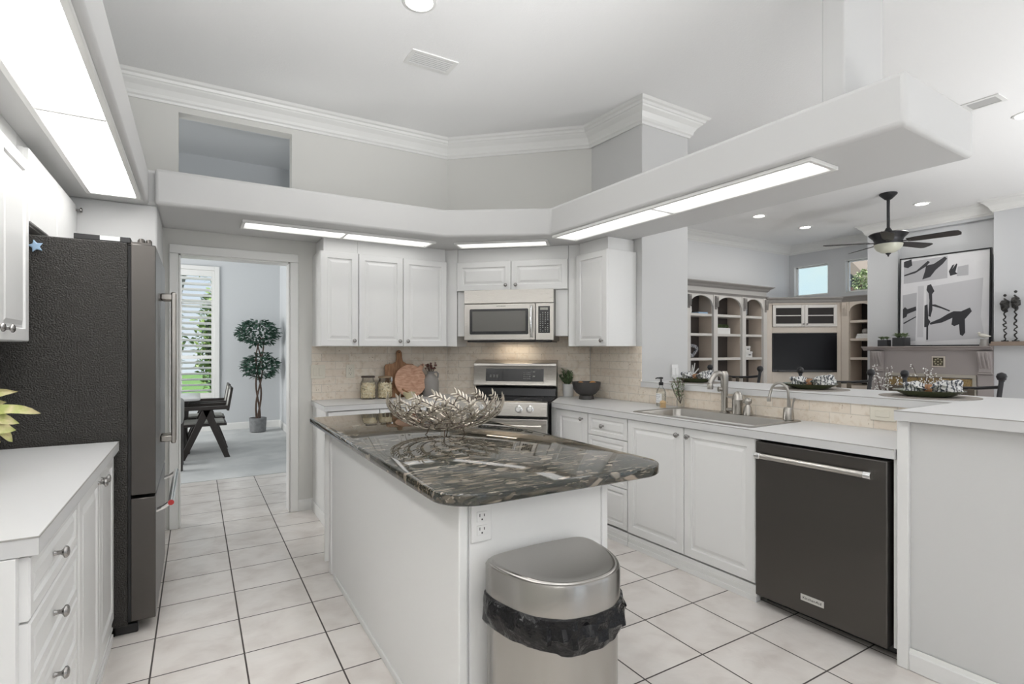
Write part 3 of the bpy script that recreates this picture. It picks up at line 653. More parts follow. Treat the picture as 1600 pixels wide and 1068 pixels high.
# outlet on island end
def outlet(name, fr, x, y, z, label, m, w=0.072, h=0.117, kind='duplex', group=None):
    t = fthing(name, label, 'outlet' if kind == 'duplex' else 'light switch', fr, x, y, z, group)
    b = MB(); b.box(-w/2, -0.006, -h/2, w/2, -0.0005, h/2); b.build('plate', m, t, bevel=0.003)
    if kind == 'duplex':
        for dz in (-0.021, 0.021):
            b = MB(); b.box(-0.017, -0.0085, dz-0.0155, 0.017, -0.006, dz+0.0155); f = b.build('receptacle', m, t, bevel=0.002)
            s = MB(); s.box(-0.009, -0.0092, dz+0.0, -0.0065, -0.0084, dz+0.009); s.box(0.0065, -0.0092, dz+0.0, 0.009, -0.0084, dz+0.008); s.box(-0.002, -0.0092, dz-0.011, 0.002, -0.0084, dz-0.006); s.build('slots', M_slot, f)
    elif kind == 'double_switch':
        for dx in (-0.023, 0.023): b = MB(); b.box(dx-0.016, -0.010, -0.033, dx+0.016, -0.006, 0.033); b.build('rocker', m, t, bevel=0.002)
    else:
        b = MB(); b.box(-0.034, -0.010, -0.016, 0.034, -0.006, 0.016); b.build('rocker', m, t, bevel=0.002)
outlet('wall_outlet', F(0, 0, 0), 0.768, 1.478, 0.800, 'white double outlet on the near end of the island under the granite', M_outw)
outlet('light_switch', FB, 0.892, -0.012, 1.158, 'double rocker switch plate on the travertine left of the jars', M_outlet, 0.118, 0.118, 'double_switch')
outlet('wall_outlet', FB, 1.160, -0.012, 1.158, 'almond outlet on the travertine above the left glass jar', M_outlet)
outlet('light_switch', FR, -0.298, 0.608, 1.000, 'horizontal almond switch plate low on the travertine under the bar', M_outlet, 0.125, 0.072, 'single')
outlet('light_switch', F(0, 0, 0), 3.50, FR.W(-2.044, 0.9)[1]-0.001, 1.16, 'white switch plate on the end of the wall pier above the bar', M_outw, 0.078, 0.118, 'double_switch')

# ---- backsplash
b = MB(); b.box(0.842, -0.010, CT, 2.085, -0.0005, 1.373); o = b.build('backsplash', M_brick, smooth=False); o.location = (0, 4.72, 0); o['kind'] = 'structure'; o.name = 'trim_7'; o['label'] = 'travertine brick backsplash on the back wall'
b = MB(); b.box(0.004, -0.010, 0.90, 1.366, -0.0005, 1.86); o = b.build('trim_8', M_brick, smooth=False); o.location = (*FS.W(0, 0), 0); o.rotation_euler = (0, 0, FS.a); o['kind'] = 'structure'; o['label'] = 'travertine brick backsplash behind the stove'
b = MB(); b.box(xr+0.004, 0.610, CT, -2.044, 0.6195, 1.373); b.box(-2.044, 0.610, CT, -0.002, 0.6195, PB); o = b.build('trim_9', M_brick, smooth=False); o.location = (*FR.W(0, 0), 0); o.rotation_euler = (0, 0, FR.a); o['kind'] = 'structure'; o['label'] = 'travertine brick backsplash behind the sink'

def text(s, size, m, parent, loc, rot, depth=0.0006, name='lettering', font_scale_x=1.0, shear=0):
    cu = bpy.data.curves.new('t', 'FONT'); cu.body = s; cu.size = size; cu.extrude = depth; cu.align_x = 'CENTER'; cu.align_y = 'CENTER'; cu.space_character = 1.08; cu.resolution_u = 2; cu.shear = shear
    o = bpy.data.objects.new('t', cu); C.objects.link(o)
    dg = bpy.context.evaluated_depsgraph_get(); me = bpy.data.meshes.new_from_object(o.evaluated_get(dg)); bpy.data.objects.remove(o)
    me.name = name; me.materials.clear(); me.materials.append(m)
    r = bpy.data.objects.new(name, me); C.objects.link(r); r.parent = parent; r.location = loc; r.rotation_euler = rot; r.scale = (font_scale_x, 1, 1); return r
# ============================================================ APPLIANCES
# refrigerator: near side y=3.06, front face x=-0.165
t = thing('refrigerator', 'tall black stainless french door refrigerator between left counter and doorway', 'refrigerator', (-0.50, 3.06, 0))
def P3(x, y): return (x+0.50, y-3.06)
x0, x1 = -0.92+0.5, -0.275+0.5
b = MB(); b.box(x0, 0, 0.045, x1, 0.905, 1.845); b.build('body', M_fside, t, bevel=0.006)
b = MB(); b.box(x1+0.001, 0.006, 0.06, x1+0.012, 0.899, 1.83); b.build('door_gasket', M_rubber, t)
fx0, fx1 = x1+0.012, -0.165+0.5
for nm, y0, y1, z0, z1 in (('door', 0.0, 0.450, 0.655, 1.842), ('door', 0.454, 0.905, 0.655, 1.842), ('freezer_drawer', 0.0, 0.905, 0.062, 0.640)):
    b = MB(); b.box(fx0, y0, z0, fx1, y1, z1); d = b.build(nm, M_dsteel, t, bevel=0.004)
    b = MB()
    if nm == 'door':
        yh = y1-0.045 if y0 == 0 else y0+0.045
        b.box(fx1, yh-0.012, 0.84, fx1+0.055, yh+0.012, 0.875); b.box(fx1, yh-0.012, 1.615, fx1+0.055, yh+0.012, 1.65); b.box(fx1+0.048, yh-0.013, 0.83, fx1+0.072, yh+0.013, 1.66)
        b.build('handle', M_nickel, d, bevel=0.006)
    else:
        pts = [(fx1, 0.07, 0.56), (fx1+0.045, 0.07, 0.585), (fx1+0.062, 0.08, 0.595)]; b.tube([(fx1+0.060, 0.05, 0.590), (fx1+0.060, 0.855, 0.590)], 0.014, 12)
        for yy in (0.07, 0.835): b.tube([(fx1-0.005, yy, 0.555), (fx1+0.03, yy, 0.568), (fx1+0.060, yy, 0.590)], 0.010, 10)
        h = b.build('handle', M_chrome, d)
        b = MB(); b.T = Matrix.Translation((fx1+0.060, 0.049, 0.590)) @ Matrix.Rotation(PI/2, 4, 'X'); b.lathe([(0.013, 0), (0.013, 0.003)], n=20); b.build('red_badge', mat('badge_red', (0.45, 0.03, 0.03), 0.3), h)
b = MB(); b.box(x1-0.20, 0.015, 1.846, x1+0.01, 0.10, 1.872); hg = b.build('hinge_cover', M_black, t, bevel=0.003)
b = MB(); b.box(x1-0.105, 0.012, 1.850, x1-0.03, 0.0150, 1.870); b.build('paper_label', M_white, hg)
b = MB(); b.lathe([(0.016, 0), (0.016, 0.025), (0.01, 0.034)], c=(fx1-0.06, 0.05, 1.842), n=14); b.lathe([(0.013, 0), (0.013, 0.025), (0.008, 0.032)], c=(fx1-0.03, 0.05, 1.842), n=14); b.box(x1, 0.03, 1.842, fx1-0.02, 0.08, 1.856); b.build('hinge', M_dsteel, t)
b = MB(); b.box(x1-0.10, 0.02, 0.0005, x1+0.04, 0.06, 0.045); b.build('foot', M_black, t, bevel=0.006)
b = MB(); b.box(x0+0.02, 0.02, 0.0005, x1-0.05, 0.88, 0.044); b.build('base_grille', M_black, t)
# star magnet
b = MB(); P = []
for k in range(10):
    r = 0.030 if k % 2 == 0 else 0.014; a = PI/2+k*PI/5+0.25; P.append((r*math.cos(a), r*math.sin(a)))
b.prismy(P, -0.010, -0.0005); o = b.build('star_magnet', M_blue, bevel=0.004); o.location = (-0.601, 3.0595, 1.795); tag(o, 'small pale blue star magnet stuck high on the black refrigerator side', 'magnet')

# microwave
mw = fthing('microwave', 'stainless over-the-range microwave with black window and keypad', 'microwave', FS, 0.689, 0.0, 0)
w = 0.397
b = MB(); b.box(-w, -0.375, 1.425, w, -0.013, 1.866); b.build('body', mat('microwave_case', (0.30, 0.29, 0.28), 0.4, 0.7), mw, bevel=0.003)
b = MB(); b.box(-w, -0.400, 1.748, w, -0.3755, 1.866); b.build('vent_band', M_steelh, mw, bevel=0.004)
b = MB(); b.box(-w, -0.402, 1.428, 0.238, -0.3755, 1.744); d = b.build('door', M_steelh, mw, bevel=0.006)
b = MB(); b.prismy(rrect(-0.345, 1.478, 0.180, 1.700, (0.012,)*4, 4), -0.4035, -0.4015); wd = b.build('window_frame', M_bglass, d)
b = MB(); b.box(-0.320, -0.4042, 1.505, 0.155, -0.4034, 1.680); b.build('window', M_mwglass, wd)
text('KITCHENAID', 0.013, M_slot, d, (-0.06, -0.4025, 1.722), (PI/2, 0, 0))
b = MB(); pts = []
for k in range(13):
    s = k/12; pts.append((0.207, -0.412-0.030*math.sin(PI*s)**0.6, 1.458+0.262*s))
b.tube(pts, 0.0125, 12); b.build('handle', M_chrome, d)
b = MB(); b.box(0.242, -0.402, 1.428, w, -0.3755, 1.744); k_ = b.build('control_panel', M_steelh, mw, bevel=0.004)
b = MB(); b.box(0.266, -0.4035, 1.488, 0.366, -0.4015, 1.718); kp = b.build('keypad', M_bglass, k_, bevel=0.001)
b = MB(); b.box(0.282, -0.4042, 1.685, 0.348, -0.4034, 1.706); b.build('display', mat('lcd', (0.42, 0.42, 0.38), 0.4), kp)
b = MB()
for r in range(11):
    for c in range(4):
        if (r*7+c*3) % 11 == 0: continue
        b.box(0.280+c*0.021, -0.4042, 1.660-r*0.0158, 0.280+c*0.021+0.0085, -0.4034, 1.665-r*0.0158)
b.build('key_legends', mat('legend_grey', (0.45, 0.45, 0.43), 0.5), kp)
b = MB(); b.box(-w+0.02, -0.36, 1.412, w-0.02, -0.03, 1.4245); b.build('grease_filter', M_black, mw)
mwl = light('cooktop_lamp', 'AREA', (0, -0.12, 1.408), (0, 0, 0), 1.6, (1, 0.86, 0.68), 0.3, 0.08); mwl.data.energy = 0.3; mwl.parent = mw

# stove
st = fthing('stove', 'stainless slide-in electric range with tall backguard in the angled corner', 'stove', FS, 0.695, 0.0, 0)
w = 0.380
b = MB(); b.box(-w, -0.655, 0.03, w, -0.03, 0.905); b.build('body', M_black, st, bevel=0.003)
b = MB(); b.box(-w+0.03, -0.60, 0.0005, w-0.03, -0.10, 0.03); b.build('plinth', M_black, st)
b = MB(); b.box(-w-0.003, -0.672, 0.905, w+0.003, -0.10, 0.924); b.build('cooktop', M_bglass, st, bevel=0.003)
b = MB(); b.prismx([(-0.66, 0.803), (-0.715, 0.812), (-0.700, 0.918), (-0.685, 0.928), (-0.66, 0.928)], -w, w); fa = b.build('control_fascia', M_steelh, st, bevel=0.003)
for kx in (-0.245, -0.155, -0.02, 0.152, 0.243):
    b = MB(); b.T = Matrix.Translation((kx, -0.707, 0.866)) @ Matrix.Rotation(PI/2-0.14, 4, 'X')
    b.lathe([(0.030, 0), (0.030, 0.006), (0.024, 0.009), (0.0225, 0.026), (0.019, 0.030)], n=24); b.box(-0.004, -0.021, 0.029, 0.004, 0.021, 0.035); b.build('knob', M_chrome, fa, angle=40)
b = MB(); b.box(-w, -0.700, 0.185, w, -0.656, 0.788); od = b.build('oven_door', M_steelh, st, bevel=0.005)
b = MB(); b.box(-w+0.09, -0.7025, 0.30, w-0.09, -0.6995, 0.62); b.build('oven_window', M_bglass, od)
b = MB(); b.tube([(-w+0.04, -0.748, 0.735), (w-0.04, -0.748, 0.735)], 0.0135, 12)
for sx_ in (-1, 1): b.tube([(sx_*(w-0.07), -0.695, 0.735), (sx_*(w-0.07), -0.748, 0.735)], 0.010, 8)
b.build('handle', M_steelh, od)
b = MB(); b.box(-w, -0.700, 0.04, w, -0.656, 0.178); b.build('warming_drawer', M_steelh, st, bevel=0.005)
b = MB(); b.box(-w, -0.10, 0.905, w, -0.032, 1.235); b.build('backguard', M_black, st)
b = MB(); b.prismx([(-0.10, 0.924), (-0.150, 0.926), (-0.118, 1.015), (-0.10, 1.02)], -w+0.005, w-0.005); b.build('rear_glass', M_bglass, st, bevel=0.002)
b = MB(); b.prismx([(-0.155, 1.012), (-0.165, 1.022), (-0.143, 1.185), (-0.150, 1.200), (-0.145, 1.222), (-0.05, 1.252), (-0.03, 1.252), (-0.03, 1.22), (-0.10, 1.19), (-0.10, 1.012)], -w-0.008, w+0.004); bg = b.build('backguard_panel', M_steelh, st, bevel=0.004)
b = MB()
def bgp(x, z): return -0.1665+(z-1.022)*(0.022/0.163)
za, zb_, ya, yb = 1.058, 1.172, bgp(0, 1.058)-0.0, bgp(0, 1.172)-0.0
b.loft([[(-0.270, ya-0.002, za), (0.268, ya-0.002, za), (0.268, yb-0.002, zb_), (-0.270, yb-0.002, zb_)], [(-0.270, ya+0.004, za), (0.268, ya+0.004, za), (0.268, yb+0.004, zb_), (-0.270, yb+0.004, zb_)]]); cg = b.build('control_glass', M_bglass, bg, smooth=False)
b = MB()
for x, z, ww, hh in [(0.085+c*0.018, 1.135-r*0.018, 0.007, 0.005) for c in range(4) for r in range(4)]+[(0.17, 1.14, 0.02, 0.01), (0.17, 1.10, 0.02, 0.01)]+[(-0.23+c*0.03, 1.11-0.014*r, 0.016, 0.004) for c in range(3) for r in range(2)]:
    y = bgp(0, z)-0.0028; b.loft([[(x, y, z), (x+ww, y, z), (x+ww, y+hh*0.135, z+hh), (x, y+hh*0.135, z+hh)], [(x, y+0.0006, z), (x+ww, y+0.0006, z), (x+ww, y+hh*0.135+0.0006, z+hh), (x, y+hh*0.135+0.0006, z+hh)]])
b.build('key_legends', MATS['legend_grey'], cg)
y = bgp(0, 1.10)-0.0030
b = MB(); b.loft([[(0.200, y, 1.085), (0.250, y, 1.085), (0.250, y+0.009, 1.150), (0.200, y+0.009, 1.150)], [(0.200, y+0.001, 1.085), (0.250, y+0.001, 1.085), (0.250, y+0.010, 1.150), (0.200, y+0.010, 1.150)]]); b.build('display', mat('stove_display', (0.10, 0.10, 0.10), 0.2), cg)
for cx, cy, r in ((-0.20, -0.50, 0.10), (0.19, -0.50, 0.115), (-0.19, -0.24, 0.08), (0.20, -0.24, 0.08)):
    b = MB(); b.lathe([(r-0.002, 0.9241), (r, 0.9246), (r+0.002, 0.9241)], c=(cx, cy, 0), n=40, cap0=False, cap1=False); b.build('burner_ring', mat('burner_grey', (0.12, 0.12, 0.12), 0.4), st)

# dishwasher
dw = fthing('dishwasher', 'black stainless dishwasher with a long steel handle under the counter', 'dishwasher', FR, -0.640, 0.03, 0)
W_ = 0.612
b = MB(); b.box(-0.006, 0.03, 0.06, W_+0.012, 0.57, 0.872); b.build('tub', M_black, dw)
b = MB(); b.box(0, 0.075, 0.0005, W_+0.01, 0.10, 0.06); b.box(0, 0.03, 0.03, W_+0.01, 0.10, 0.062); b.build('kick_plate', M_black, dw)
b = MB(); b.box(0, -0.032, 0.058, W_, 0.028, 0.862); d = b.build('door', M_dsteel, dw, bevel=0.004)
b = MB(); b.tube([(0.038, -0.078, 0.798), (W_-0.062, -0.078, 0.798)], 0.0145, 16); b.build('handle', M_steelh, d)
for xx in (0.038, W_-0.062):
    b = MB(); b.tube([(xx-0.010, -0.078, 0.798), (xx+0.020, -0.078, 0.798)], 0.0168, 16); b.prismx([(-0.088, 0.785), (-0.088, 0.812), (-0.030, 0.818), (-0.030, 0.778)], xx-0.004, xx+0.012); b.build('handle_mount', M_chrome, d, bevel=0.002)
bx, bz = 0.295, 0.140
b = MB(); b.box(bx-0.055, -0.0345, bz-0.0155, bx+0.055, -0.0318, bz+0.0155); bd = b.build('badge', mat('badge_silver', (0.72, 0.71, 0.68), 0.35, 0.4), d, bevel=0.0008)
text('KitchenAid', 0.0175, M_slot, bd, (bx, -0.0348, bz), (PI/2, 0, 0), font_scale_x=1.05)
# white filler strip right of the dishwasher
b = MB(); b.T = FR.M(); b.box(-0.0145, 0.028, 0.062, -0.001, 0.05, 0.874); b.box(-0.0145, 0.05, 0.062, -0.001, 0.60, 0.874); tag(b.build('filler_strip', M_cab), 'narrow white strip between the dishwasher and the peninsula block', 'trim panel')

# ============================================================ SINK AREA
sk = fthing('kitchen_sink', 'stainless drop-in single bowl sink set in the white worktop', 'sink', FR, (SX0+SX1)/2, (SY0+SY1)/2, CT)
hw, hd = (SX1-SX0)/2, (SY1-SY0)/2
def rr(w_, d_, r, z, n=6, oy=0.0): return [(x, y+oy, z) for x, y in rrect(-w_, -d_, w_, d_, (r,)*4, n)]
b = MB(); b.loft([rr(hw, hd, 0.03, 0.0004), rr(hw, hd, 0.03, 0.004), rr(hw-0.006, hd-0.006, 0.03, 0.007), rr(hw-0.03, hd-0.055, 0.045, 0.006, oy=-0.030), rr(hw-0.036, hd-0.060, 0.05, -0.002, oy=-0.030), rr(hw-0.045, hd-0.068, 0.06, -0.15, oy=-0.030), rr(hw-0.075, hd-0.10, 0.06, -0.185, oy=-0.030)], cap0=False)
b.build('basin', M_sinks, sk, angle=50)
b = MB(); b.lathe([(0.045, -0.1845), (0.045, -0.180), (0.03, -0.182), (0.01, -0.1835)], c=(0, -0.02, 0), n=24); b.build('drain', M_chrome, sk)
# bridge style faucet: local x right (towards viewer), y to wall
yF = 0.515; zS = CT+0.008
fc = fthing('kitchen_faucet', 'brushed nickel pull-out faucet with angled spout behind the sink', 'faucet', FR, -1.20, yF, zS)
b = MB(); b.lathe([(0.034, 0), (0.034, 0.006), (0.022, 0.010), (0.0205, 0.06), (0.022, 0.13), (0.024, 0.19), (0.026, 0.245), (0.024, 0.262), (0.015, 0.275)], n=24)
b.build('body', M_nickel, fc, angle=50)
b = MB(); pts = [(0, 0, 0.225)]
for k in range(9):
    a = k/8; pts.append((-0.012-0.025*a, -0.015-0.085*a, 0.25+0.022*math.sin(PI*a*0.9)-0.065*a*a))
b.tube(pts, [0.02]+[0.019-0.002*k/8 for k in range(9)], 14); b.lathe([(0.0185, 0), (0.0195, 0.004), (0.019, 0.032), (0.0165, 0.038)], c=(pts[-1][0], pts[-1][1], pts[-1][2]-0.036), n=18); b.build('spout', M_nickel, fc)
b = MB(); b.T = Matrix.Translation((0, 0, 0.155)) @ Matrix.Rotation(PI/2, 4, 'X') @ Matrix.Rotation(-0.6, 4, 'Y'); b.lathe([(0.014, 0), (0.015, 0.03), (0.018, 0.036), (0.018, 0.042), (0.012, 0.042), (0.011, 0.036)], n=18); b.build('side_spray_hole', M_nickel, fc)
b = MB(); b.tube([(0.0, 0, 0.022), (0.075, 0.005, 0.022)], 0.012, 10); b.tube([(0.016, 0, 0.105), (0.06, 0, 0.105)], 0.007, 8); b.build('bridge', M_nickel, fc)
b = MB(); b.lathe([(0.036, 0), (0.034, 0.05), (0.034, 0.088), (0.037, 0.093), (0.034, 0.10), (0.030, 0.120), (0.018, 0.140), (0.004, 0.147)], c=(0.098, 0.0, 0), n=24); b.build('valve_body', M_nickel, fc, angle=50)
fh = fthing('soap_lever', 'small nickel sprayer with a ball top right of the faucet', 'faucet', FR, -1.025, yF-0.005, zS)
b = MB(); b.lathe([(0.029, 0), (0.028, 0.012), (0.022, 0.050), (0.014, 0.062), (0.012, 0.068), (0.024, 0.078), (0.0255, 0.092), (0.018, 0.106), (0.004, 0.112)], n=20); b.build('body', M_nickel, fh, angle=50)
b = MB(); b.tube([(-0.012, 0, 0.076), (-0.06, 0.005, 0.084)], 0.005, 8); b.build('lever', M_nickel, fh)
ff = fthing('filter_faucet', 'slender gooseneck filtered water tap at the right end of the sink', 'faucet', FR, -0.765, yF+0.005, zS)
b = MB(); b.lathe([(0.032, 0), (0.031, 0.02), (0.027, 0.06), (0.022, 0.072), (0.008, 0.075)], n=24); b.build('body', M_nickel, ff, angle=50)
b = MB(); pts = [(0, 0, 0.06), (0, 0, 0.12)]
for k in range(13):
    a = PI*k/12; pts.append((-0.055+0.055*math.cos(a), 0.008-0.008*math.cos(a)-0.02*k/12, 0.155+0.060*math.sin(a)))
pts.append((-0.112, -0.02, 0.125)); b.tube(pts, 0.0075, 12); b.lathe([(0.011, 0), (0.0115, 0.012), (0.010, 0.03)], c=(-0.112, -0.02, 0.100), n=14); b.build('gooseneck', M_nickel, ff)
b = MB(); b.tube([(0.022, 0, 0.055), (0.026, 0.004, 0.10), (0.036, 0.004, 0.13)], [0.006, 0.0045, 0.007], 8); b.tube([(0.010, 0, 0.055), (0.008, 0.004, 0.11), (0.002, 0.0, 0.14)], [0.005, 0.0035, 0.003], 8); b.build('lever', M_nickel, ff)
# soap bottle
x, y = -1.735, 0.50
sb = fthing('soap_bottle', 'clear glass soap dispenser with black pump left of the sink', 'soap bottle', FR, x, y, CT)
b = MB(); b.lathe([(0.031, 0.0005), (0.036, 0.006), (0.0365, 0.105), (0.033, 0.125), (0.018, 0.142), (0.0145, 0.15), (0.0145, 0.165)], n=28, cap1=False); b.lathe([(0.0125, 0.165), (0.0125, 0.15), (0.030, 0.123), (0.0335, 0.104), (0.033, 0.008), (0.02, 0.006)], n=28, cap0=False, cap1=True); b.build('bottle', M_glass, sb, angle=60)
b = MB(); b.lathe([(0.0325, 0.0085), (0.0325, 0.095)], n=28); b.build('soap', mat('clear_soap', (0.93, 0.93, 0.90), 0.05, trans=0.9, ior=1.3), sb)
b = MB()
ang = [math.radians(-90+a) for a in range(-50, 51, 10)]
b.loft([[(0.0368*math.cos(a), 0.0368*math.sin(a), z) for a in ang] for z in (0.03, 0.10)], False, False, closed=False); lb = b.build('label', mat('label_white', (0.80, 0.80, 0.80), 0.5), sb)
b = MB()
for k, (z, h, wd) in enumerate(((0.088, 0.004, 26), (0.078, 0.0025, 34), (0.071, 0.0025, 30), (0.058, 0.003, 18), (0.048, 0.002, 36), (0.042, 0.002, 30))):
    a1 = [math.radians(-90+a) for a in (-wd, -wd/2, 0, wd/2, wd)]
    b.loft([[(0.0371*math.cos(a), 0.0371*math.sin(a), zz) for a in a1] for zz in (z, z+h)], False, False, closed=False)
b.build('label_print', mat('print_grey', (0.25, 0.27, 0.30), 0.6), lb)
b = MB(); b.lathe([(0.017, 0.160), (0.017, 0.182), (0.007, 0.186), (0.006, 0.205), (0.015, 0.208), (0.016, 0.219), (0.008, 0.222)], n=20); b.tube([(0, 0, 0.213), (-0.02, -0.02, 0.214), (-0.03, -0.028, 0.208)], [0.006, 0.005, 0.004], 8); b.build('pump', M_black, sb, angle=50)
# bud vase with sprigs
def sprig(b, leafb, base, tip, nleaf, ll, lw, rs):
    p0, p1 = Vector(base), Vector(tip); mid = (p0+p1)/2+Vector((rs.uniform(-.015, .015), rs.uniform(-.015, .015), 0.0))
    pts = [p0.lerp(mid, s*2) if s < .5 else mid.lerp(p1, s*2-1) for s in (0, .25, .5, .75, 1)]; b.tube(pts, 0.0016, 5)
    for k in range(nleaf):
        s = 0.25+0.75*k/nleaf; p = p0.lerp(p1, s); d = (p1-p0).normalized(); a = rs.uniform(0, 2*PI)
        side = Vector((math.cos(a), math.sin(a), 0)); dr = (d*0.7+side+Vector((0, 0, rs.uniform(-.2, .4)))).normalized(); leaf(leafb, p, dr, ll*rs.uniform(.7, 1.1), lw, rs)
def leaf(b, p, d, L, w_, rs, cup=0.15):
    p = Vector(p); d = Vector(d).normalized(); up = Vector((0, 0, 1)) if abs(d.z) < .95 else Vector((1, 0, 0)); s = d.cross(up).normalized(); n = s.cross(d).normalized()
    rot = Matrix.Rotation(rs.uniform(-.7, .7), 3, d); s = rot @ s; n = rot @ n
    t_ = w_*0.05
    R = []
    for q, ww, cz in ((0, .08, 0), (.25, .75, .5), (.55, 1, 1), (.8, .6, .8), (1, .04, .3)):
        c = p+d*L*q+n*(L*cup*cz*0.5); R.append([tuple(c-s*w_*ww*0.5+n*w_*ww*cup*.6), tuple(c-n*t_), tuple(c+s*w_*ww*0.5+n*w_*ww*cup*.6), tuple(c+n*t_)])
    b.loft(R)
rs = random.Random(3)
bv = fthing('bud_vase', 'small clear glass bud vase with green sprigs beside the soap bottle', 'vase', FR, -1.60, 0.555, CT)
b = MB(); b.lathe([(0.026, 0.0005), (0.029, 0.004), (0.029, 0.055), (0.024, 0.068), (0.014, 0.078), (0.0125, 0.105), (0.016, 0.112)], n=24, cap1=False); b.lathe([(0.014, 0.112), (0.0105, 0.104), (0.012, 0.079), (0.022, 0.066), (0.0262, 0.054), (0.026, 0.008)], n=24, cap0=False); b.build('bottle', M_glass, bv, angle=60)
bs = MB(); bl = MB()
for k in range(9):
    a = rs.uniform(0, 2*PI); r = rs.uniform(.02, .085); sprig(bs, bl, (0, 0, 0.03), (r*math.cos(a), r*math.sin(a)*.7, rs.uniform(0.16, 0.235)), 9, 0.032, 0.008, rs)
bs.build('stems', M_bark, bv); bl.build('leaves', M_leafs, bv)
# dish brush: round wooden brush
db = fthing('dish_brush', 'round tan bristle dish brush lying between soap bottle and vase', 'brush', FR, -1.668, 0.445, CT)
b = MB(); b.lathe([(0.012, 0.032), (0.022, 0.030), (0.024, 0.040), (0.016, 0.050), (0.006, 0.054)], n=20); b.build('handle', mat('light_wood', (0.60, 0.42, 0.22), 0.5), db)
b = MB()
for k in range(90):
    a = rs.uniform(0, 2*PI); r = rs.uniform(0, 0.018); q = 1.35
    b.tube([(r*math.cos(a), r*math.sin(a), 0.031), (r*q*math.cos(a), r*q*math.sin(a), 0.0015)], 0.0018, 4)
o = b.build('bristles', mat('tan_bristle', (0.72, 0.52, 0.28), 0.7), db); o['kind'] = 'stuff'

# ============================================================ COUNTER DECOR
def jar(x, y, h, label, m_lid, latch=False):
    t = thing('glass_jar', label, 'jar', (x, y, CT), 0, 'glass jars of pasta')
    r = 0.066
    b = MB(); b.lathe([(r-0.006, 0.0005), (r, 0.008), (r, h*0.70), (r-0.012, h*0.80), (r-0.016, h*0.93)], n=28, cap1=False); b.lathe([(r-0.019, h*0.93), (r-0.015, h*0.79), (r-0.004, h*0.69), (r-0.004, 0.010)], n=28, cap0=False); b.build('glass', M_glass, t, angle=60)
    rs = random.Random(int(x*1000)); b = MB()
    for k in range(620):
        a = rs.uniform(0, 2*PI); z = rs.uniform(0.014, h*0.68); rr_ = (r-0.0095 if k % 2 else r-0.019) if z < h*0.60 else rs.uniform(0, r-0.01)
        c = Vector((rr_*math.cos(a), rr_*math.sin(a), z)); tg = Vector((-math.sin(a), math.cos(a), 0)); d = (tg*rs.uniform(-1, 1)+Vector((0, 0, rs.uniform(-1, 1)))).normalized()*rs.uniform(.007, .012)
        bend = Vector((math.cos(a), math.sin(a), 0))*0.001+d.cross(Vector((math.cos(a), math.sin(a), 0)))*0.35
        b.tube([c-d*.9, c+bend*1.3, c+d*.9], 0.0042, 6)
    o = b.build('pasta', M_pasta, t); o['kind'] = 'stuff'
    b = MB(); b.lathe([(r-0.015, h*0.925), (r-0.008, h*0.93), (r-0.008, h*0.985), (r-0.012, h)], n=28); b.build('lid', m_lid, t, angle=50)
    if latch:
        b = MB(); b.box(r-0.016, -0.014, h*0.68, r-0.004, 0.014, h*0.97); b.tube([(r-0.01, -0.012, h*0.97), (r+0.005, 0, h*0.84), (r-0.006, 0, h*0.72)], 0.0025, 6); b.build('wire_latch', M_chrome, t)
    return t
jar(1.283, 4.585, 0.200, 'left glass jar of curled pasta with a dark flat lid', mat('jar_lid_dark', (0.07, 0.05, 0.04), 0.5))
jar(1.428, 4.575, 0.195, 'right glass jar of curled pasta with a wooden lid and metal clasp', mat('jar_lid_wood', (0.30, 0.22, 0.14), 0.5), True)
# paddle board (leaning)
def lean(o, loc, tilt, rz=0): o.location = loc; o.rotation_euler = (tilt, 0, rz)
t = thing('cutting_board', 'brown rectangular paddle cutting board leaning on the backsplash behind the round one', 'cutting board'); lean(t, (1.588, 4.600, CT+0.001), -0.155)
P = [(-0.135, 0), (0.135, 0), (0.14, 0.01), (0.14, 0.285), (0.125, 0.30), (0.065, 0.305), (0.032, 0.325), (0.026, 0.36), (0.026, 0.405), (0.015, 0.425), (0, 0.43), (-0.015, 0.425), (-0.026, 0.405), (-0.026, 0.36), (-0.032, 0.325), (-0.065, 0.305), (-0.125, 0.30), (-0.14, 0.285), (-0.14, 0.01)]
b = MB(); b.prismy(P, 0, 0.018); b.build('board', M_wood, t, bevel=0.004)
b = MB(); b.T = Matrix.Translation((0, 0.0, 0.408)) @ Matrix.Rotation(PI/2, 4, 'X'); b.lathe([(0.006, -0.001), (0.006, 0.0006)], n=12); b.build('hang_hole', M_slot, t)
t = thing('cutting_board', 'round pinkish wooden cutting board with a stub handle, leaning in front of the paddle board', 'cutting board'); lean(t, (1.664, 4.548, CT+0.001), -0.20)
P = [];R_ = 0.148
for k in range(56):
    a = -PI/2+2*PI*k/56; x, z = R_*math.cos(a), R_*math.sin(a)+R_+0.0005
    da = abs((a-math.radians(50)+PI) % (2*PI)-PI)
    if da < 0.13: rr_ = R_+0.055; x, z = rr_*math.cos(a), rr_*math.sin(a)+R_
    P.append((x, z))
b = MB(); b.prismy(P, -0.009, 0.009); b.build('board', M_wood2, t, bevel=0.004)
b = MB(); b.T = Matrix.Translation((0.185*math.cos(math.radians(50)), -0.009, R_+0.185*math.sin(math.radians(50)))) @ Matrix.Rotation(PI/2, 4, 'X'); b.lathe([(0.006, -0.001), (0.006, 0.0012)], n=12); b.build('hang_hole', M_slot, t)
t = thing('small_bowl', 'tiny pale yellow bowl with a wooden scoop in front of the round board', 'bowl', (1.590, 4.405, CT))
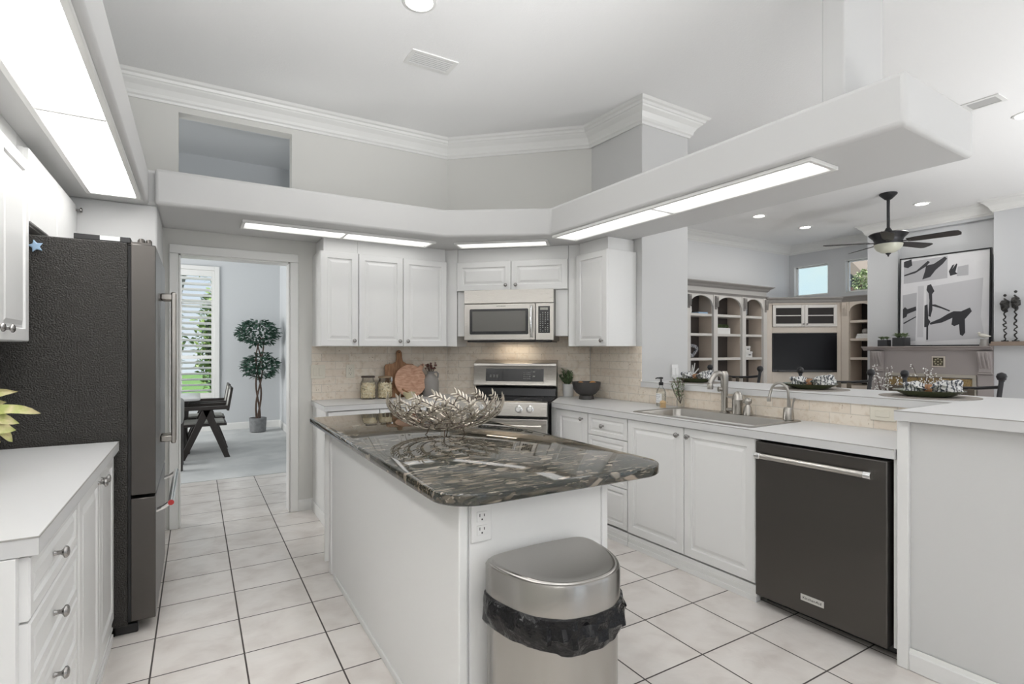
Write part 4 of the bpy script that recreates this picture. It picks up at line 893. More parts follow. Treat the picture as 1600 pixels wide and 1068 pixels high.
b = MB(); b.lathe([(0.028, 0.0005), (0.030, 0.006), (0.048, 0.035), (0.054, 0.060), (0.050, 0.060), (0.044, 0.036), (0.02, 0.012)], n=24); b.build('bowl', mat('pale_yellow_glaze', (0.62, 0.56, 0.36), 0.35), t, angle=60)
b = MB(); b.tube([(0.01, 0, 0.045), (-0.03, 0.0, 0.068), (-0.062, 0.0, 0.088)], [0.006, 0.006, 0.009], 8); b.build('scoop', M_wood, t)
# jug
t = thing('stoneware_jug', 'grey matte stoneware jug with one loop handle holding dried red flowers', 'jug', (1.862, 4.585, CT))
b = MB(); b.lathe([(0.068, 0.0005), (0.073, 0.006), (0.073, 0.13), (0.070, 0.155), (0.052, 0.185), (0.033, 0.20), (0.030, 0.212), (0.036, 0.228), (0.031, 0.228), (0.026, 0.212)], n=32, cap1=True); b.build('body', M_grey, t, angle=60)
b = MB(); b.tube([(0.030, 0, 0.216), (0.058, 0, 0.222), (0.074, 0, 0.205), (0.072, 0, 0.175), (0.062, 0, 0.158)], 0.0075, 10); b.build('handle', M_grey, t)
t2 = thing('dried_flowers', 'bunch of dried dark red flowers standing in the grey jug', 'flowers', (1.862, 4.585, CT+0.20))
b = MB(); b2 = MB(); rs = random.Random(5)
for k in range(26):
    a = rs.uniform(0, 2*PI); r = rs.uniform(0.005, .055); tip = (r*math.cos(a)-0.004, r*math.sin(a), rs.uniform(.045, .100)); b.tube([(0.008*math.cos(a), 0.008*math.sin(a), 0.0), tip], 0.0014, 4)
    for j in range(6):
        d = Vector((rs.uniform(-1, 1), rs.uniform(-1, 1), rs.uniform(-.2, 1))); leaf(b2, tip, d, 0.018, 0.011, rs, 0.4)
b.build('stems', M_bark, t2); b2.build('blossoms', mat('dried_red', (0.16, 0.055, 0.045), 0.7), t2)
# potted herb and charcoal bowl right of the stove
w = FR.W(-2.790, 0.45)
t = thing('potted_plant', 'leafy green plant in a ribbed white pot beside the stove', 'plant', (w[0], w[1], CT))
b = MB(); n = 48; b.loft([[((r+0.0018*(k % 2))*math.cos(2*PI*k/n), (r+0.0018*(k % 2))*math.sin(2*PI*k/n), z) for k in range(n)] for r, z in ((0.040, 0.0005), (0.046, 0.008), (0.049, 0.115), (0.044, 0.115), (0.042, 0.10))]); b.build('pot', M_white, t, angle=60)
b = MB(); b.lathe([(0.041, 0.095), (0.041, 0.103)], n=20); b.build('soil', mat('soil', (0.05, 0.035, 0.025), 0.9), t)
b = MB(); b2 = MB(); rs = random.Random(11)
for k in range(24):
    a = rs.uniform(0, 2*PI); r = rs.uniform(0.0, .085); sprig(b, b2, (0.3*r*math.cos(a), 0.3*r*math.sin(a), 0.10), (r*math.cos(a), r*math.sin(a), rs.uniform(.16, .285-r*.7)), 15, 0.034, 0.014, rs)
b.build('stems', M_leaf, t); b2.build('leaves', M_leafs, t)
w = FR.W(-2.50, 0.42)
t = thing('charcoal_bowl', 'charcoal stoneware footed bowl beside the potted plant', 'bowl', (w[0], w[1], CT))
b = MB(); b.lathe([(0.062, 0.0005), (0.066, 0.005), (0.060, 0.03), (0.056, 0.036), (0.085, 0.052), (0.112, 0.085), (0.122, 0.135), (0.123, 0.150), (0.117, 0.150), (0.114, 0.132), (0.10, 0.085), (0.05, 0.055)], n=40); b.build('bowl', M_dgrey, t, angle=50)
M_or = mat('orange_peel', (0.62, 0.30, 0.10), 0.5, bump=(120, 0.2))
for k, (dx, dy, dz, r) in enumerate(((0.045, -0.03, 0.122, 0.036), (-0.03, 0.04, 0.118, 0.034))):
    b = MB(); b.lathe([(r*math.sin(PI*i/12)+0.0004, -r*math.cos(PI*i/12)) for i in range(13)], n=20); o = b.build('orange', M_or); o.location = (w[0]+dx, w[1]+dy, CT+dz); tag(o, ['orange fruit showing over the rim of the charcoal bowl, the one nearer the viewer', 'orange fruit deeper in the charcoal bowl, nearer the wall'][k], 'fruit', 'fruit in the charcoal bowl')

# ============================================================ ISLAND BOWL
t = thing('leaf_bowl', 'large openwork metal bowl of woven leafy branches on the granite island', 'bowl', (1.085, 2.47, 0.914))
rs = random.Random(21)
def bowlpt(th, s):   # s 0 bottom .. 1 rim
    r = 0.05+0.235*math.sin(s*PI/2)**0.95; z = 0.040+0.145*(1-math.cos(s*PI/2))**0.92+0.012*math.sin(2*th+0.6)*s
    return Vector((r*math.cos(th), r*math.sin(th), z))
def on(th, s): 
    p = bowlpt(th, s); e = 0.01; tt = (bowlpt(th+e, s)-p).normalized(); ts = (bowlpt(th, min(s+e, 1.2))-p).normalized(); return p, tt, ts, tt.cross(ts).normalized()
def spear(b, p, d, nrm, L, w_):
    s = d.cross(nrm).normalized(); R = []
    for q, ww in ((0, .30), (.18, .75), (.4, 1), (.65, .95), (.85, .62), (.96, .28), (1, .05)):
        c = p+nrm*0.0025+d*L*q+nrm*(0.004*math.sin(q*PI)); h = 0.0016*min(1, ww*1.3); R.append([tuple(c-s*w_*ww/2), tuple(c-s*w_*ww*.3-nrm*h), tuple(c-nrm*h*1.3), tuple(c+s*w_*ww*.3-nrm*h), tuple(c+s*w_*ww/2), tuple(c+nrm*h)])
    b.loft(R)
b = MB(); bst = MB(); nB = 15
for k in range(nB):
    th0 = 2*PI*k/nB; N = 17; sw = 1.0
    pts = []
    for i in range(N+1):
        s = 0.03+0.93*i/N; pts.append((th0+sw*(s**1.4), s))
    bst.tube([on(a, s)[0] for a, s in pts], [0.0034*(1-0.3*i/N) for i in range(N+1)], 8)
    for i in range(2, N+1):
        th, s = pts[i]; p, tt, ts, nn = on(th, s); d = (on(*pts[i])[0]-on(*pts[i-1])[0]).normalized(); side = d.cross(nn).normalized()
        for sd in (-1, 1):
            if s < 0.3 and sd == 1: continue
            dl = (d*0.85+side*sd*0.62).normalized(); spear(b, p, dl, nn, (0.031+0.012*s)*rs.uniform(.95, 1.05), 0.0088+0.0034*s)
    p, tt, ts, nn = on(*pts[-1]); spear(b, p, (ts+tt*0.4).normalized(), nn, 0.034, 0.0115)
    # side twig leaving the main stem towards the rim
    j = 7; th, s0 = pts[j]; tw = [(th-0.22*(i/6), s0+(0.90-s0)*i/6) for i in range(7)]
    bst.tube([on(a, s)[0]+on(a, s)[3]*0.002 for a, s in tw], 0.0030, 6)
    for i in range(2, 7):
        p, tt, ts, nn = on(*tw[i]); d = (on(*tw[i])[0]-on(*tw[i-1])[0]).normalized(); side = d.cross(nn).normalized()
        for sd in (-1, 1): spear(b, p+nn*0.003, (d*0.85+side*sd*0.6).normalized(), nn, 0.033, 0.0088)
b.build('woven_leaves', M_bowlm, t, angle=70); bst.build('stems', M_bowls, t)
b = MB(); b.lathe([(0.085, 0.0435), (0.088, 0.0465), (0.085, 0.049), (0.082, 0.0465), (0.085, 0.0435)], n=32, cap0=False, cap1=False); b.build('base_ring', M_bowls, t)
for k in range(4):
    a = PI/4+k*PI/2+0.3; c, s = math.cos(a), math.sin(a)
    b = MB(); b.tube([(0.084*c, 0.084*s, 0.047), (0.088*c, 0.088*s, 0.025), (0.096*c, 0.096*s, 0.006), (0.104*c, 0.104*s, 0.003)], [0.004, 0.0035, 0.003, 0.003], 8); b.build('foot', M_bowls, t)

# ============================================================ BIN
t = thing('trash_can', 'semi-round stainless trash can with a black liner against the end of the island', 'trash can', (0.955, 1.450, 0))
ca, cb = 0.200, 0.300
def D(k, n, sa=1.0, oy=0.0, a=ca, bb=cb):   # k-th point of D outline, starting at back left, going along front
    m = int(n*0.72)
    if k < m:
        th = PI+PI*k/(m-1); c, s = math.cos(th), math.sin(th)
        x = a*math.copysign(abs(c)**0.82, c); y = -bb*abs(s)**0.82
    else:
        q = (k-m+1)/(n-m+1); x = a*(1-2*q); y = 0.012*math.sin(PI*q)
    return (x*sa, y*sa+oy)
n = 72
DP = [D(k, n) for k in range(n)]
for _ in range(5): DP = [((DP[i-1][0]+2*DP[i][0]+DP[(i+1) % n][0])/4, (DP[i-1][1]+2*DP[i][1]+DP[(i+1) % n][1])/4) for i in range(n)]
_D = D
def D(k, n, sa=1.0, oy=0.0, a=ca, bb=cb): return (DP[k][0]*a/ca*sa, DP[k][1]*bb/cb*sa+oy)
def ringD(z, grow=0.0, f=None):
    R = []
    for k in range(n):
        x, y = D(k, n, 1, 0, ca+grow, cb+grow)
        dz = f(k) if f else (0, 0); R.append((x*(1+dz[0]), min(y*(1+dz[0]), 0.016), z+dz[1]))
    return R
b = MB(); b.loft([ringD(0.0005, -0.004), ringD(0.02, -0.004), ringD(0.022), ringD(0.60)]); b.build('body', M_steelc, t, angle=50)
b = MB(); b.loft([ringD(0.001, 0.002), ringD(0.035, 0.003), ringD(0.038, -0.001)]); b.build('base_ring', M_black, t)
rs = random.Random(4)
nz = [[rs.uniform(-1, 1) for _ in range(n)] for _ in range(9)]
def fold(j, amp, low=0.0):
    return lambda k: ((0.5*nz[j][k]+0.5*nz[j][(k+1) % n])*amp+0.012, low*(math.sin(k*0.21)*0.5+0.5*nz[j][k//6]))
b = MB(); b.loft([ringD(0.612, 0.002), ringD(0.606, 0.010, fold(0, .010)), ringD(0.585, 0.016, fold(1, .045, .004)), ringD(0.560, 0.017, fold(2, .055, .006)), ringD(0.535, 0.014, fold(3, .045, .006)), ringD(0.515, 0.006, fold(4, .02, .009)), ringD(0.512, 0.001, fold(4, .0, .009))], False, False); b.build('bin_liner', M_bag, t, angle=28)
b = MB()
def ringL(z, ins, tilt=0.0):
    R = []
    for k in range(n):
        x, y = D(k, n, 1, 0, ca+0.006-ins, cb+0.008-ins*1.4); R.append((x, y-ins*0.6 if ins else y, z+tilt*(y/cb)))
    return R
b.loft([ringL(0.602, 0), ringL(0.690, 0), ringL(0.697, 0.004), ringL(0.698, 0.010)], True, True); b.build('lid_rim', M_steelc, t, angle=45)
b = MB(); R = []
for q, z in ((0.010, 0.698), (0.013, 0.7035), (0.020, 0.7055), (0.026, 0.7045), (0.06, 0.7035), (0.12, 0.7025), (0.17, 0.702)): R.append(ringL(z, q, tilt=0.004))
b.loft(R, True, True); b.build('lid_flap', M_steelc, t, angle=60)

# ============================================================ LEFT COUNTER PLANT
t = thing('leafy_plant', 'pale green pointed leaves reaching in at the left edge above the left counter', 'plant', (-0.715, 2.36, CT+0.0005))
b = MB(); b.lathe([(0.05, 0.0005), (0.058, 0.01), (0.066, 0.10), (0.055, 0.15), (0.045, 0.155), (0.05, 0.10)], n=28); b.build('vase', M_white, t, angle=60)
b = MB(); b2 = MB(); rs = random.Random(8)
def leafn(b, p, d, nrm, L, w_, droop=0.25):
    p = Vector(p); d = Vector(d).normalized(); nrm = Vector(nrm); s = d.cross(nrm).normalized(); n = s.cross(d).normalized(); R = []; c = p.copy(); N = 9; dd = d.copy()
    for i in range(N+1):
        q = i/N; ww = w_*max(0.03, math.sin(PI*min(1, q*0.92+0.08))**0.75)*(1 if q < .9 else .5); wv = 0.006*math.sin(q*9)
        R.append([tuple(c-s*ww/2+n*(ww*.16+wv)), tuple(c-n*0.001), tuple(c+s*ww/2+n*(ww*.16-wv)), tuple(c+n*0.001)])
        dd = (dd-Vector((0, 0, droop/N*(1+q)))).normalized(); c = c+dd*L/N
    b.loft(R)
for p, d, L, w_, dr in (((0.06, 0, 0.215), (1, 0, 1.3), 0.17, 0.050, 0.8), ((0.10, -0.02, 0.215), (1, 0, 0.30), 0.17, 0.042, 0.45), ((0.05, -0.03, 0.20), (1, 0, 0.25), 0.17, 0.060, 0.5), ((0.06, -0.04, 0.175), (1, 0, 0.05), 0.15, 0.060, 0.2), ((0.13, -0.03, 0.185), (1, 0, -0.35), 0.095, 0.040, 0.7), ((0.03, -0.05, 0.165), (1, 0, -0.12), 0.15, 0.060, 0.2), ((0.03, 0.02, 0.21), (1, 0, 0.6), 0.15, 0.045, 0.4)):
    leafn(b2, p, d, (0.25, -0.75, 0.6), L, w_, dr)
for k in range(14):
    a = rs.uniform(0.6, 2*PI-0.6); d = (math.cos(a), math.sin(a), rs.uniform(.0, 1.0)); leaf(b2, (0.02*math.cos(a), 0.02*math.sin(a), 0.155), d, rs.uniform(.13, .22), .05, rs, .35)
for k in range(6): b.tube([(0, 0, 0.10), (0.02*math.cos(k), 0.02*math.sin(k), 0.17)], 0.003, 6)
b.build('stems', M_leaf, t); b2.build('leaves', M_leafy, t)

# ============================================================ BAR: place settings and stools
def napkin_mesh(b, rs, L=0.24):
    def lobe(cx, d, L, r1, zc, ph):
        N, n = 11, 26; R = []
        for i in range(N+1):
            s = i/N; r = 0.014+(r1-0.014)*math.sin(min(1, s*1.35)*PI/2)*(1 if s < .85 else 1-(s-.85)*2.2); row = []
            for k in range(n):
                a = 2*PI*k/n; q = r*(1+0.26*math.sin(4*a+s*5+ph)+0.15*math.sin(9*a-s*7+ph*2)+rs.uniform(-.07, .07))
                row.append((cx+d*(L*s+0.012*math.sin(3*a+ph)), q*math.cos(a)*1.35, max(0.003, zc+q*math.sin(a)*0.75+0.010*math.sin(s*2.6))))
            R.append(row)
        b.loft(R)
    lobe(-0.010, -1, L*0.38, 0.042, 0.030, 0.7); lobe(0.010, 1, L*0.52, 0.052, 0.036, 2.1)
def setting(lx, ly, rot, desc, i, big=1.0):
    w = FR.W(lx, ly)
    m = MB(); m.lathe([(0.225*big, 0.0005), (0.225*big, 0.003)], n=48); o = m.build('placemat', M_matw, smooth=False); o.location = (w[0], w[1], PT); tag(o, 'round woven placemat '+desc, 'placemat', 'placemats on the bar')
    p = MB(); r = 0.162*big; p.lathe([(r*0.62, 0.0005), (r*0.68, 0.006), (r*0.97, 0.030), (r, 0.034), (r*0.96, 0.034), (r*0.64, 0.011), (r*0.2, 0.009)], n=48); o = p.build('plate', M_green, angle=60); o.location = (w[0], w[1], PT+0.0032); tag(o, 'dark olive green plate '+desc, 'plate', 'green plates on the bar')
    t = thing('folded_napkin', 'black and white napkin in a wooden ring '+desc, 'napkin', (w[0]-0.0, w[1], PT+0.0115), rot, 'patterned napkins on the plates')
    q = MB(); napkin_mesh(q, random.Random(i), 0.25); q.build('cloth', M_napkin, t, sub=1)
    q = MB(); q.T = Matrix.Translation((0, 0, 0.03)) @ Matrix.Rotation(PI/2, 4, 'Y'); q.lathe([(0.026, -0.016), (0.028, 0), (0.026, 0.016), (0.022, 0.016), (0.022, -0.016), (0.026, -0.016)], n=20, cap0=False, cap1=False); q.build('napkin_ring', M_wood, t)
    return t
sp = [(-1.74, 0.90, 'by the wall pier, behind the faucet', 0.9), (-0.86, 0.93, 'mid bar, behind the filter tap', 1.0), (-0.20, 0.90, 'at the near end of the bar', 1.0)]
for i, (lx, ly, d, bg_) in enumerate(sp): setting(lx, ly, FR.a+[0.3, 0.25, 0.35][i], d, i+3, bg_)
def stool():
    t = thing('bar_stool', '', 'bar stool', (0, 0, 0), 0, 'iron bar stools behind the bar')
    hw, zS_ = 0.245, 0.74
    for sx_ in (-1, 1):
        b = MB(); b.tube([(sx_*hw*0.85, 0.225, 0.0005), (sx_*hw*0.83, 0.19, zS_), (sx_*hw*0.93, 0.22, 0.95), (sx_*hw, 0.245, 1.165)], [0.013, 0.013, 0.013, 0.012], 10); b.build('rear_post', M_ironm, t)
        b = MB(); b.lathe([(0.003, -0.026), (0.02, -0.018), (0.026, 0.0), (0.02, 0.018), (0.003, 0.026)], c=(sx_*hw, 0.246, 1.185), n=16); b.lathe([(0.015, -0.004), (0.015, 0.004)], c=(sx_*hw, 0.246, 1.160), n=12); b.build('finial', M_ironm, t, angle=60)
        b = MB(); b.tube([(sx_*hw*0.88, -0.21, 0.0005), (sx_*hw*0.80, -0.18, zS_)], 0.013, 10); b.build('leg', M_ironm, t)
    b = MB(); b.tube([(-hw, 0.243, 1.125), (-hw*0.5, 0.262, 1.110), (0, 0.268, 1.105), (hw*0.5, 0.262, 1.110), (hw, 0.243, 1.125)], 0.010, 8); b.build('top_rail', M_ironm, t)
    b = MB(); b.tube([(-hw*0.95, 0.222, 0.84), (0, 0.236, 0.835), (hw*0.95, 0.222, 0.84)], 0.009, 8); b.build('lower_rail', M_ironm, t)
    for x in (-0.105, -0.035, 0.035, 0.105)[::1]:
        b = MB(); b.box(x-0.016, 0.24, 0.838, x+0.016, 0.245, 1.106); b.build('back_slat', mat('bronze_strap', (0.14, 0.115, 0.09), 0.5, 0.5), t, bevel=0.002)
    b = MB(); b.lathe([(0.19, zS_-0.02), (0.21, zS_-0.01), (0.215, zS_+0.02), (0.19, zS_+0.05), (0.08, zS_+0.06)], n=32); b.build('seat', mat('tan_seat', (0.30, 0.24, 0.18), 0.8), t)
    for z in (0.25, 0.50):
        b = MB(); pts = [(-hw*0.86, -0.205, z), (hw*0.86, -0.205, z), (hw*0.85, 0.215, z), (-hw*0.85, 0.215, z), (-hw*0.86, -0.205, z)]
        for a, c in zip(pts[:-1], pts[1:]): b.tube([a, c], 0.008, 8)
        b.build('foot_rail', M_ironm, t)
    return t
s0 = stool()
for i, (yy, rz, lab) in enumerate(((2.98, 0.03, 'dark iron bar stool with ball finials, far one beyond the faucet'), (2.13, 0.05, 'dark iron bar stool with ball finials, in the middle in front of the television'), (1.435, 0.02, 'dark iron bar stool with ball finials, nearest one in front of the fireplace'))):
    o = s0 if i == 0 else copy_tree(s0)
    o.location = (3.80, yy, 0); o.rotation_euler = (0, 0, -PI/2+rz); o['label'] = lab

# ============================================================ LIVING ROOM BUILT-INS
def moulding(b, x0, x1, z0, z1, proj, yf=0.0, ends=True):
    h = z1-z0; prof = [(0, z0), (-proj*0.15, z0), (-proj*0.25, z0+h*0.15), (-proj*0.35, z0+h*0.22), (-proj*0.45, z0+h*0.5), (-proj*0.8, z0+h*0.72), (-proj*0.85, z0+h*0.8), (-proj, z0+h*0.85), (-proj, z1), (0, z1)]
    b.loft([[(x0-(-y if ends else 0), yf+y, z) for y, z in prof], [(x1+(-y if ends else 0), yf+y, z) for y, z in prof]])
def arch_bay(b, x0, x1, zs, zt, y0, y1, rise):
    n = 12; P = [(x0, zt), (x1, zt), (x1, zs)]
    for k in range(1, n):
        a = k/n; x = x1-(x1-x0)*a; P.append((x, zs+rise*math.sqrt(max(0, 1-(2*a-1)**2))))
    P.append((x0, zs)); b.prismy(P, y0, y1)
M_lining = mat('cabinet_tan_lining', (0.64, 0.55, 0.47), 0.6)
FK = F(5.95, 5.65, 0)      # left bookcase; x to the right
def bookcase(fr, x0, bays, label, mc, mback, ztop, zspring, ztopm, shelves, depth, pil=0.10, corb=True, dark_left=True, darkpanel=()):
    t = fthing('bookcase', label, 'bookcase', fr, x0, 0, 0)
    Wt = sum(bays)+pil*(len(bays)+1)
    b = MB(); b.box(0, 0.03, 0.0005, Wt, depth, 0.75); b.build('base_cupboard', mc, t)
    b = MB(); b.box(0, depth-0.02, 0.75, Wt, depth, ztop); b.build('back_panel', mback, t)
    x = 0
    for i in range(len(bays)+1):
        b = MB(); b.box(x, -0.015, 0.0005, x+pil, depth-0.021, ztop); p = b.build('pilaster', mc, t, bevel=0.004)
        b = MB(); b.prismx([(-0.015, ztop-0.02), (-0.055, ztop-0.03), (-0.05, ztop-0.10), (-0.03, ztop-0.16), (-0.028, ztop-0.21), (-0.015, ztop-0.24)], x+pil*0.2, x+pil*0.8)
        for j in range(5): b.box(x+pil*0.25+j*pil*0.105, -0.058, ztop-0.20, x+pil*0.25+j*pil*0.105+pil*0.05, -0.03, ztop-0.05)
        b.build('corbel', M_creamd if mc is M_cream2 else mc, p, bevel=0.002)
        x += pil+(bays[i] if i < len(bays) else 0)
    x = pil
    for i, w_ in enumerate(bays):
        for sx0, sx1 in ((x+0.0004, x+0.004), (x+w_-0.004, x+w_-0.0004)): b = MB(); b.box(sx0, 0.031, 0.751, sx1, depth-0.021, ztop-0.001); b.build('side_lining', M_lining, t)
        b = MB(); arch_bay(b, x, x+w_, zspring, ztop, 0.0, 0.03, 0.16 if w_ > .4 else 0.13); b.build('arch', mc, t)
        for z in shelves:
            b = MB(); b.box(x+0.005, 0.015, z-0.02, x+w_-0.005, depth-0.021, z+0.02); b.build('shelf', mc, t, bevel=0.003)
        x += w_+pil
    b = MB(); b.box(0, 0.0, ztop, Wt, depth, ztop+0.03); moulding(b, 0, Wt, ztop+0.0, ztop+0.035, 0.03); b.build('frieze_strip', M_creamd, t)
    if ztopm:
        b = MB(); b.box(0, 0.0, ztop+0.035, Wt, depth, ztopm-0.08); b.build('frieze', mc, t)
        b = MB(); moulding(b, 0, Wt, ztopm-0.085, ztopm, 0.10); b.box(0, 0, ztopm-0.085, Wt, depth, ztopm); b.build('crown', M_creamd, t, smooth=False)
    return t, Wt
# bays from measured pilasters (world x): 6.55-7.12 | 7.21-7.84 | 7.93-8.46 ; front y=5.65
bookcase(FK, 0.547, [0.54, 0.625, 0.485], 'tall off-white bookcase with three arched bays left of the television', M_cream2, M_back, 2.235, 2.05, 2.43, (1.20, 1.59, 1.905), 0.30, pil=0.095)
# television unit, angled
tA = (8.517, 5.65); ang = math.degrees(math.atan2(4.902-5.65, 9.5-8.517)); FT = F(tA[0], tA[1], ang)
tv = fthing('television_cabinet', 'cream angled entertainment cabinet framing the television', 'cabinet', FT, 0, 0)
b = MB(); b.prism([(0.02, 0.06), (1.215, 0.06), (0.95, 0.34), (0.33, 0.34)], 0.0005, 2.16); b.build('carcass', M_cream, tv)
b = MB()
for x0, x1, z0, z1 in ((0, 0.10, 0.78, 2.16), (1.16, 1.235, 0.78, 2.16), (0.10, 1.16, 1.64, 1.745), (0.10, 1.16, 0.78, 0.965), (0.10, 1.16, 2.125, 2.16), (0, 1.235, 0.0005, 0.75)): b.box(x0, 0, z0, x1, 0.06, z1)
b.build('face_frame', M_cream, tv, bevel=0.004)
b = MB(); b.box(-0.01, -0.03, 0.75, 1.245, 0.06, 0.78); b.build('ledge', M_cream, tv, bevel=0.006)
for x0, x1, kx in ((0.106, 0.628, 0.60), (0.632, 1.155, 0.66)):
    b = MB(); z0, z1 = 1.748, 2.122; e = 0.052
    b.box(x0, -0.02, z0, x0+e, 0.0, z1); b.box(x1-e, -0.02, z0, x1, 0.0, z1); b.box(x0+e, -0.02, z0, x1-e, 0.0, z0+e); b.box(x0+e, -0.02, z1-e, x1-e, 0.0, z1); b.box(x0+e, 0.012, 1.93, x1-e, 0.03, 1.95); d = b.build('door', M_cream2, tv, bevel=0.004)
    b = MB(); b.box(x0+e-0.004, -0.006, z0+e-0.004, x1-e+0.004, -0.002, z1-e+0.004); b.build('dark_glass', mat('smoked_glass', (0.03, 0.026, 0.024), 0.2, spec=0.2), d)
    b = MB(); b.box(x0+e, -0.0085, 1.932, x1-e, -0.0062, 1.948); b.build('muntin', M_cream2, d)
    knob(kx, 1.79, d, -0.02, r=0.014)
b = MB(); moulding(b, 0, 1.235, 2.16, 2.25, 0.07, ends=False); b.prism([(0, 0), (1.235, 0), (0.95, 0.34), (0.33, 0.34)], 2.16, 2.25); b.build('crown', M_creamd, tv, smooth=False)
t = fthing('television', 'large flat black television in the angled cream cabinet', 'television', FT, 0.63, 0.0, 0.968)
b = MB(); b.box(-0.527, -0.012, 0.0, 0.527, 0.055, 0.668); b.build('bezel', M_black, t, bevel=0.004)
b = MB(); b.box(-0.518, -0.0135, 0.035, 0.518, -0.0118, 0.66); b.build('screen', mat('television_screen', (0.008, 0.008, 0.010), 0.25, spec=0.15), t)
b = MB(); b.box(-0.44, -0.045, -0.0, 0.44, -0.0128, 0.028); b.build('sound_bar', mat('dark_grey_plastic', (0.06, 0.06, 0.065), 0.5), t, bevel=0.006)
# right bookcase, in plane x=9.5, x-local toward -Y
FQ = F(9.50, 4.90, -90)
bookcase(FQ, 0.0, [0.36], 'narrow cream arched bookcase between the television and the chimney', M_cream, M_back, 2.16, 1.99, None, (1.20, 1.52, 1.825), 0.425, pil=0.12)
b = MB(); b.T = FQ.M(); moulding(b, 0, 0.5, 2.196, 2.255, 0.06, ends=False); b.box(0, 0, 2.196, 0.5, 0.42, 2.25); tag(b.build('cabinet_crown', M_creamd, smooth=False), 'taupe crown on top of the narrow bookcase beside the chimney', 'trim panel')

# fireplace
fp = thing('fireplace_mantel', 'taupe fireplace mantel with carved corbels and tile surround', 'fireplace', (9.12, 3.35, 0), -PI/2)
# local x toward -Y, y toward +X ; front face y=0 -> x=9.12
b = MB(); b.box(-0.93, 0.0, 0.0005, 0.578, 0.175, 1.345); b.build('breast', M_mantel, fp)
b = MB(); moulding(b, -1.02, 0.578, 1.335, 1.40, 0.10, ends=False); b.box(-1.02, 0, 1.345, 0.578, 0.178, 1.40); b.build('shelf', M_mantel, fp, bevel=0.004)
for cx in (-0.80, 0.50):
    b = MB(); b.prismx([(0, 1.33), (-0.10, 1.325), (-0.105, 1.26), (-0.06, 1.18), (-0.035, 1.10), (-0.045, 1.05), (-0.03, 1.02), (0, 1.01)], cx-0.07, cx+0.07)
    for j in range(3): b.prismx([(-0.02, 1.31), (-0.112, 1.31), (-0.115, 1.255), (-0.070, 1.17), (-0.044, 1.10), (-0.02, 1.08)], cx-0.052+j*0.04, cx-0.034+j*0.04)
    b.box(cx-0.08, -0.05, 1.015, cx+0.08, 0.0, 1.035); b.build('corbel', M_mantel, fp, bevel=0.005)
    b = MB(); b.box(cx-0.085, -0.025, 0.0005, cx+0.085, 0.0, 1.01); b.build('pilaster', M_mantel, fp, bevel=0.006)
b = MB(); b.box(-0.11, -0.014, 1.10, 0.05, -0.0005, 1.255)
sq = b.build('medallion_frame', M_cream, fp, bevel=0.003)
b = MB(); b.box(-0.09, -0.020, 1.12, 0.03, -0.0142, 1.235); b.build('medallion', mat('medallion_dark', (0.06, 0.05, 0.03), 0.5), sq)
b = MB()
for dx, dz in ((0, 0), (.03, .03), (-.03, .03), (.03, -.03), (-.03, -.03), (0, .042), (0, -.042), (.042, 0), (-.042, 0)): b.lathe([(0.011, -0.001), (0.009, 0.004)], n=8) if False else b.prismy([(-0.03+dx+0.012*math.cos(k*PI/3), 1.1775+dz+0.012*math.sin(k*PI/3)) for k in range(6)], -0.023, -0.0202)
b.build('medallion_relief', mat('medallion_gold', (0.42, 0.38, 0.26), 0.5), sq)
b = MB(); b.box(-0.70, -0.03, 0.955, 0.40, -0.0005, 1.0); b.box(-0.70, -0.03, 0.0005, -0.66, -0.0005, 0.955); b.box(0.36, -0.03, 0.0005, 0.40, -0.0005, 0.955); b.build('surround_moulding', mat('surround_tan', (0.40, 0.37, 0.32), 0.5), fp, bevel=0.004)
def tilem(name, c): return mat(name, c, 0.35, noise=(60, tuple(min(1, q*1.9) for q in c), 0.15))
TA, TB = tilem('slate_mosaic_tile', (0.085, 0.072, 0.058)), tilem('gold_slate_tile', (0.20, 0.14, 0.06))
i = 0
for z0 in (0.82, 0.69):
    for k in range(8):
        b = MB(); b.box(-0.655+k*0.127, -0.018, z0, -0.535+k*0.127, -0.0005, z0+0.122); b.build('surround_tile', [TA, TB][(k*2+i) % 3 == 0], fp); i += 1
for k, x0 in enumerate((-0.655, 0.24)):
    for z0 in (0.56, 0.43, 0.30, 0.17, 0.04):
        b = MB(); b.box(x0, -0.018, z0, x0+0.12, -0.0005, z0+0.122); b.build('surround_tile', [TA, TB][(int(z0*100)) % 2], fp)
b = MB(); b.box(-0.53, -0.006, 0.0005, 0.235, -0.0005, 0.685); b.build('firebox', M_black, fp)
MX = 9.10; MZ = 1.4005
# picture
pt = thing('framed_painting', 'large framed black, white and grey abstract painting leaning over the mantel', 'painting', (9.20, 3.375, MZ), -PI/2)
pt.rotation_euler = (-0.03, 0, -PI/2)
b = MB(); pw, ph = 0.545, 1.335
b.box(-pw, 0, 0, pw, 0.035, 0.018); b.box(-pw, 0, ph-0.018, pw, 0.035, ph); b.box(-pw, 0, 0.018, -pw+0.018, 0.035, ph-0.018); b.box(pw-0.018, 0, 0.018, pw, 0.035, ph-0.018); b.build('frame', M_black, pt)
b = MB(); b.box(-pw+0.018, 0.010, 0.018, pw-0.018, 0.03, ph-0.018); cv = b.build('canvas', mat('canvas_white', (0.62, 0.62, 0.64), 0.7, noise=(3, (0.70, 0.70, 0.71), 0.2)), pt)
def brush(name, polys, m, dy):
    b = MB()
    for P in polys: b.prismy([(-pw+x*2*pw, (1-z)*ph) for x, z in P], 0.0098-dy, 0.0098)
    b.build(name, m, cv, smooth=False)
G1 = mat('paint_grey', (0.42, 0.42, 0.44), 0.7); G2 = mat('paint_pale', (0.52, 0.52, 0.54), 0.7); K = mat('paint_black', (0.03, 0.03, 0.035), 0.6)
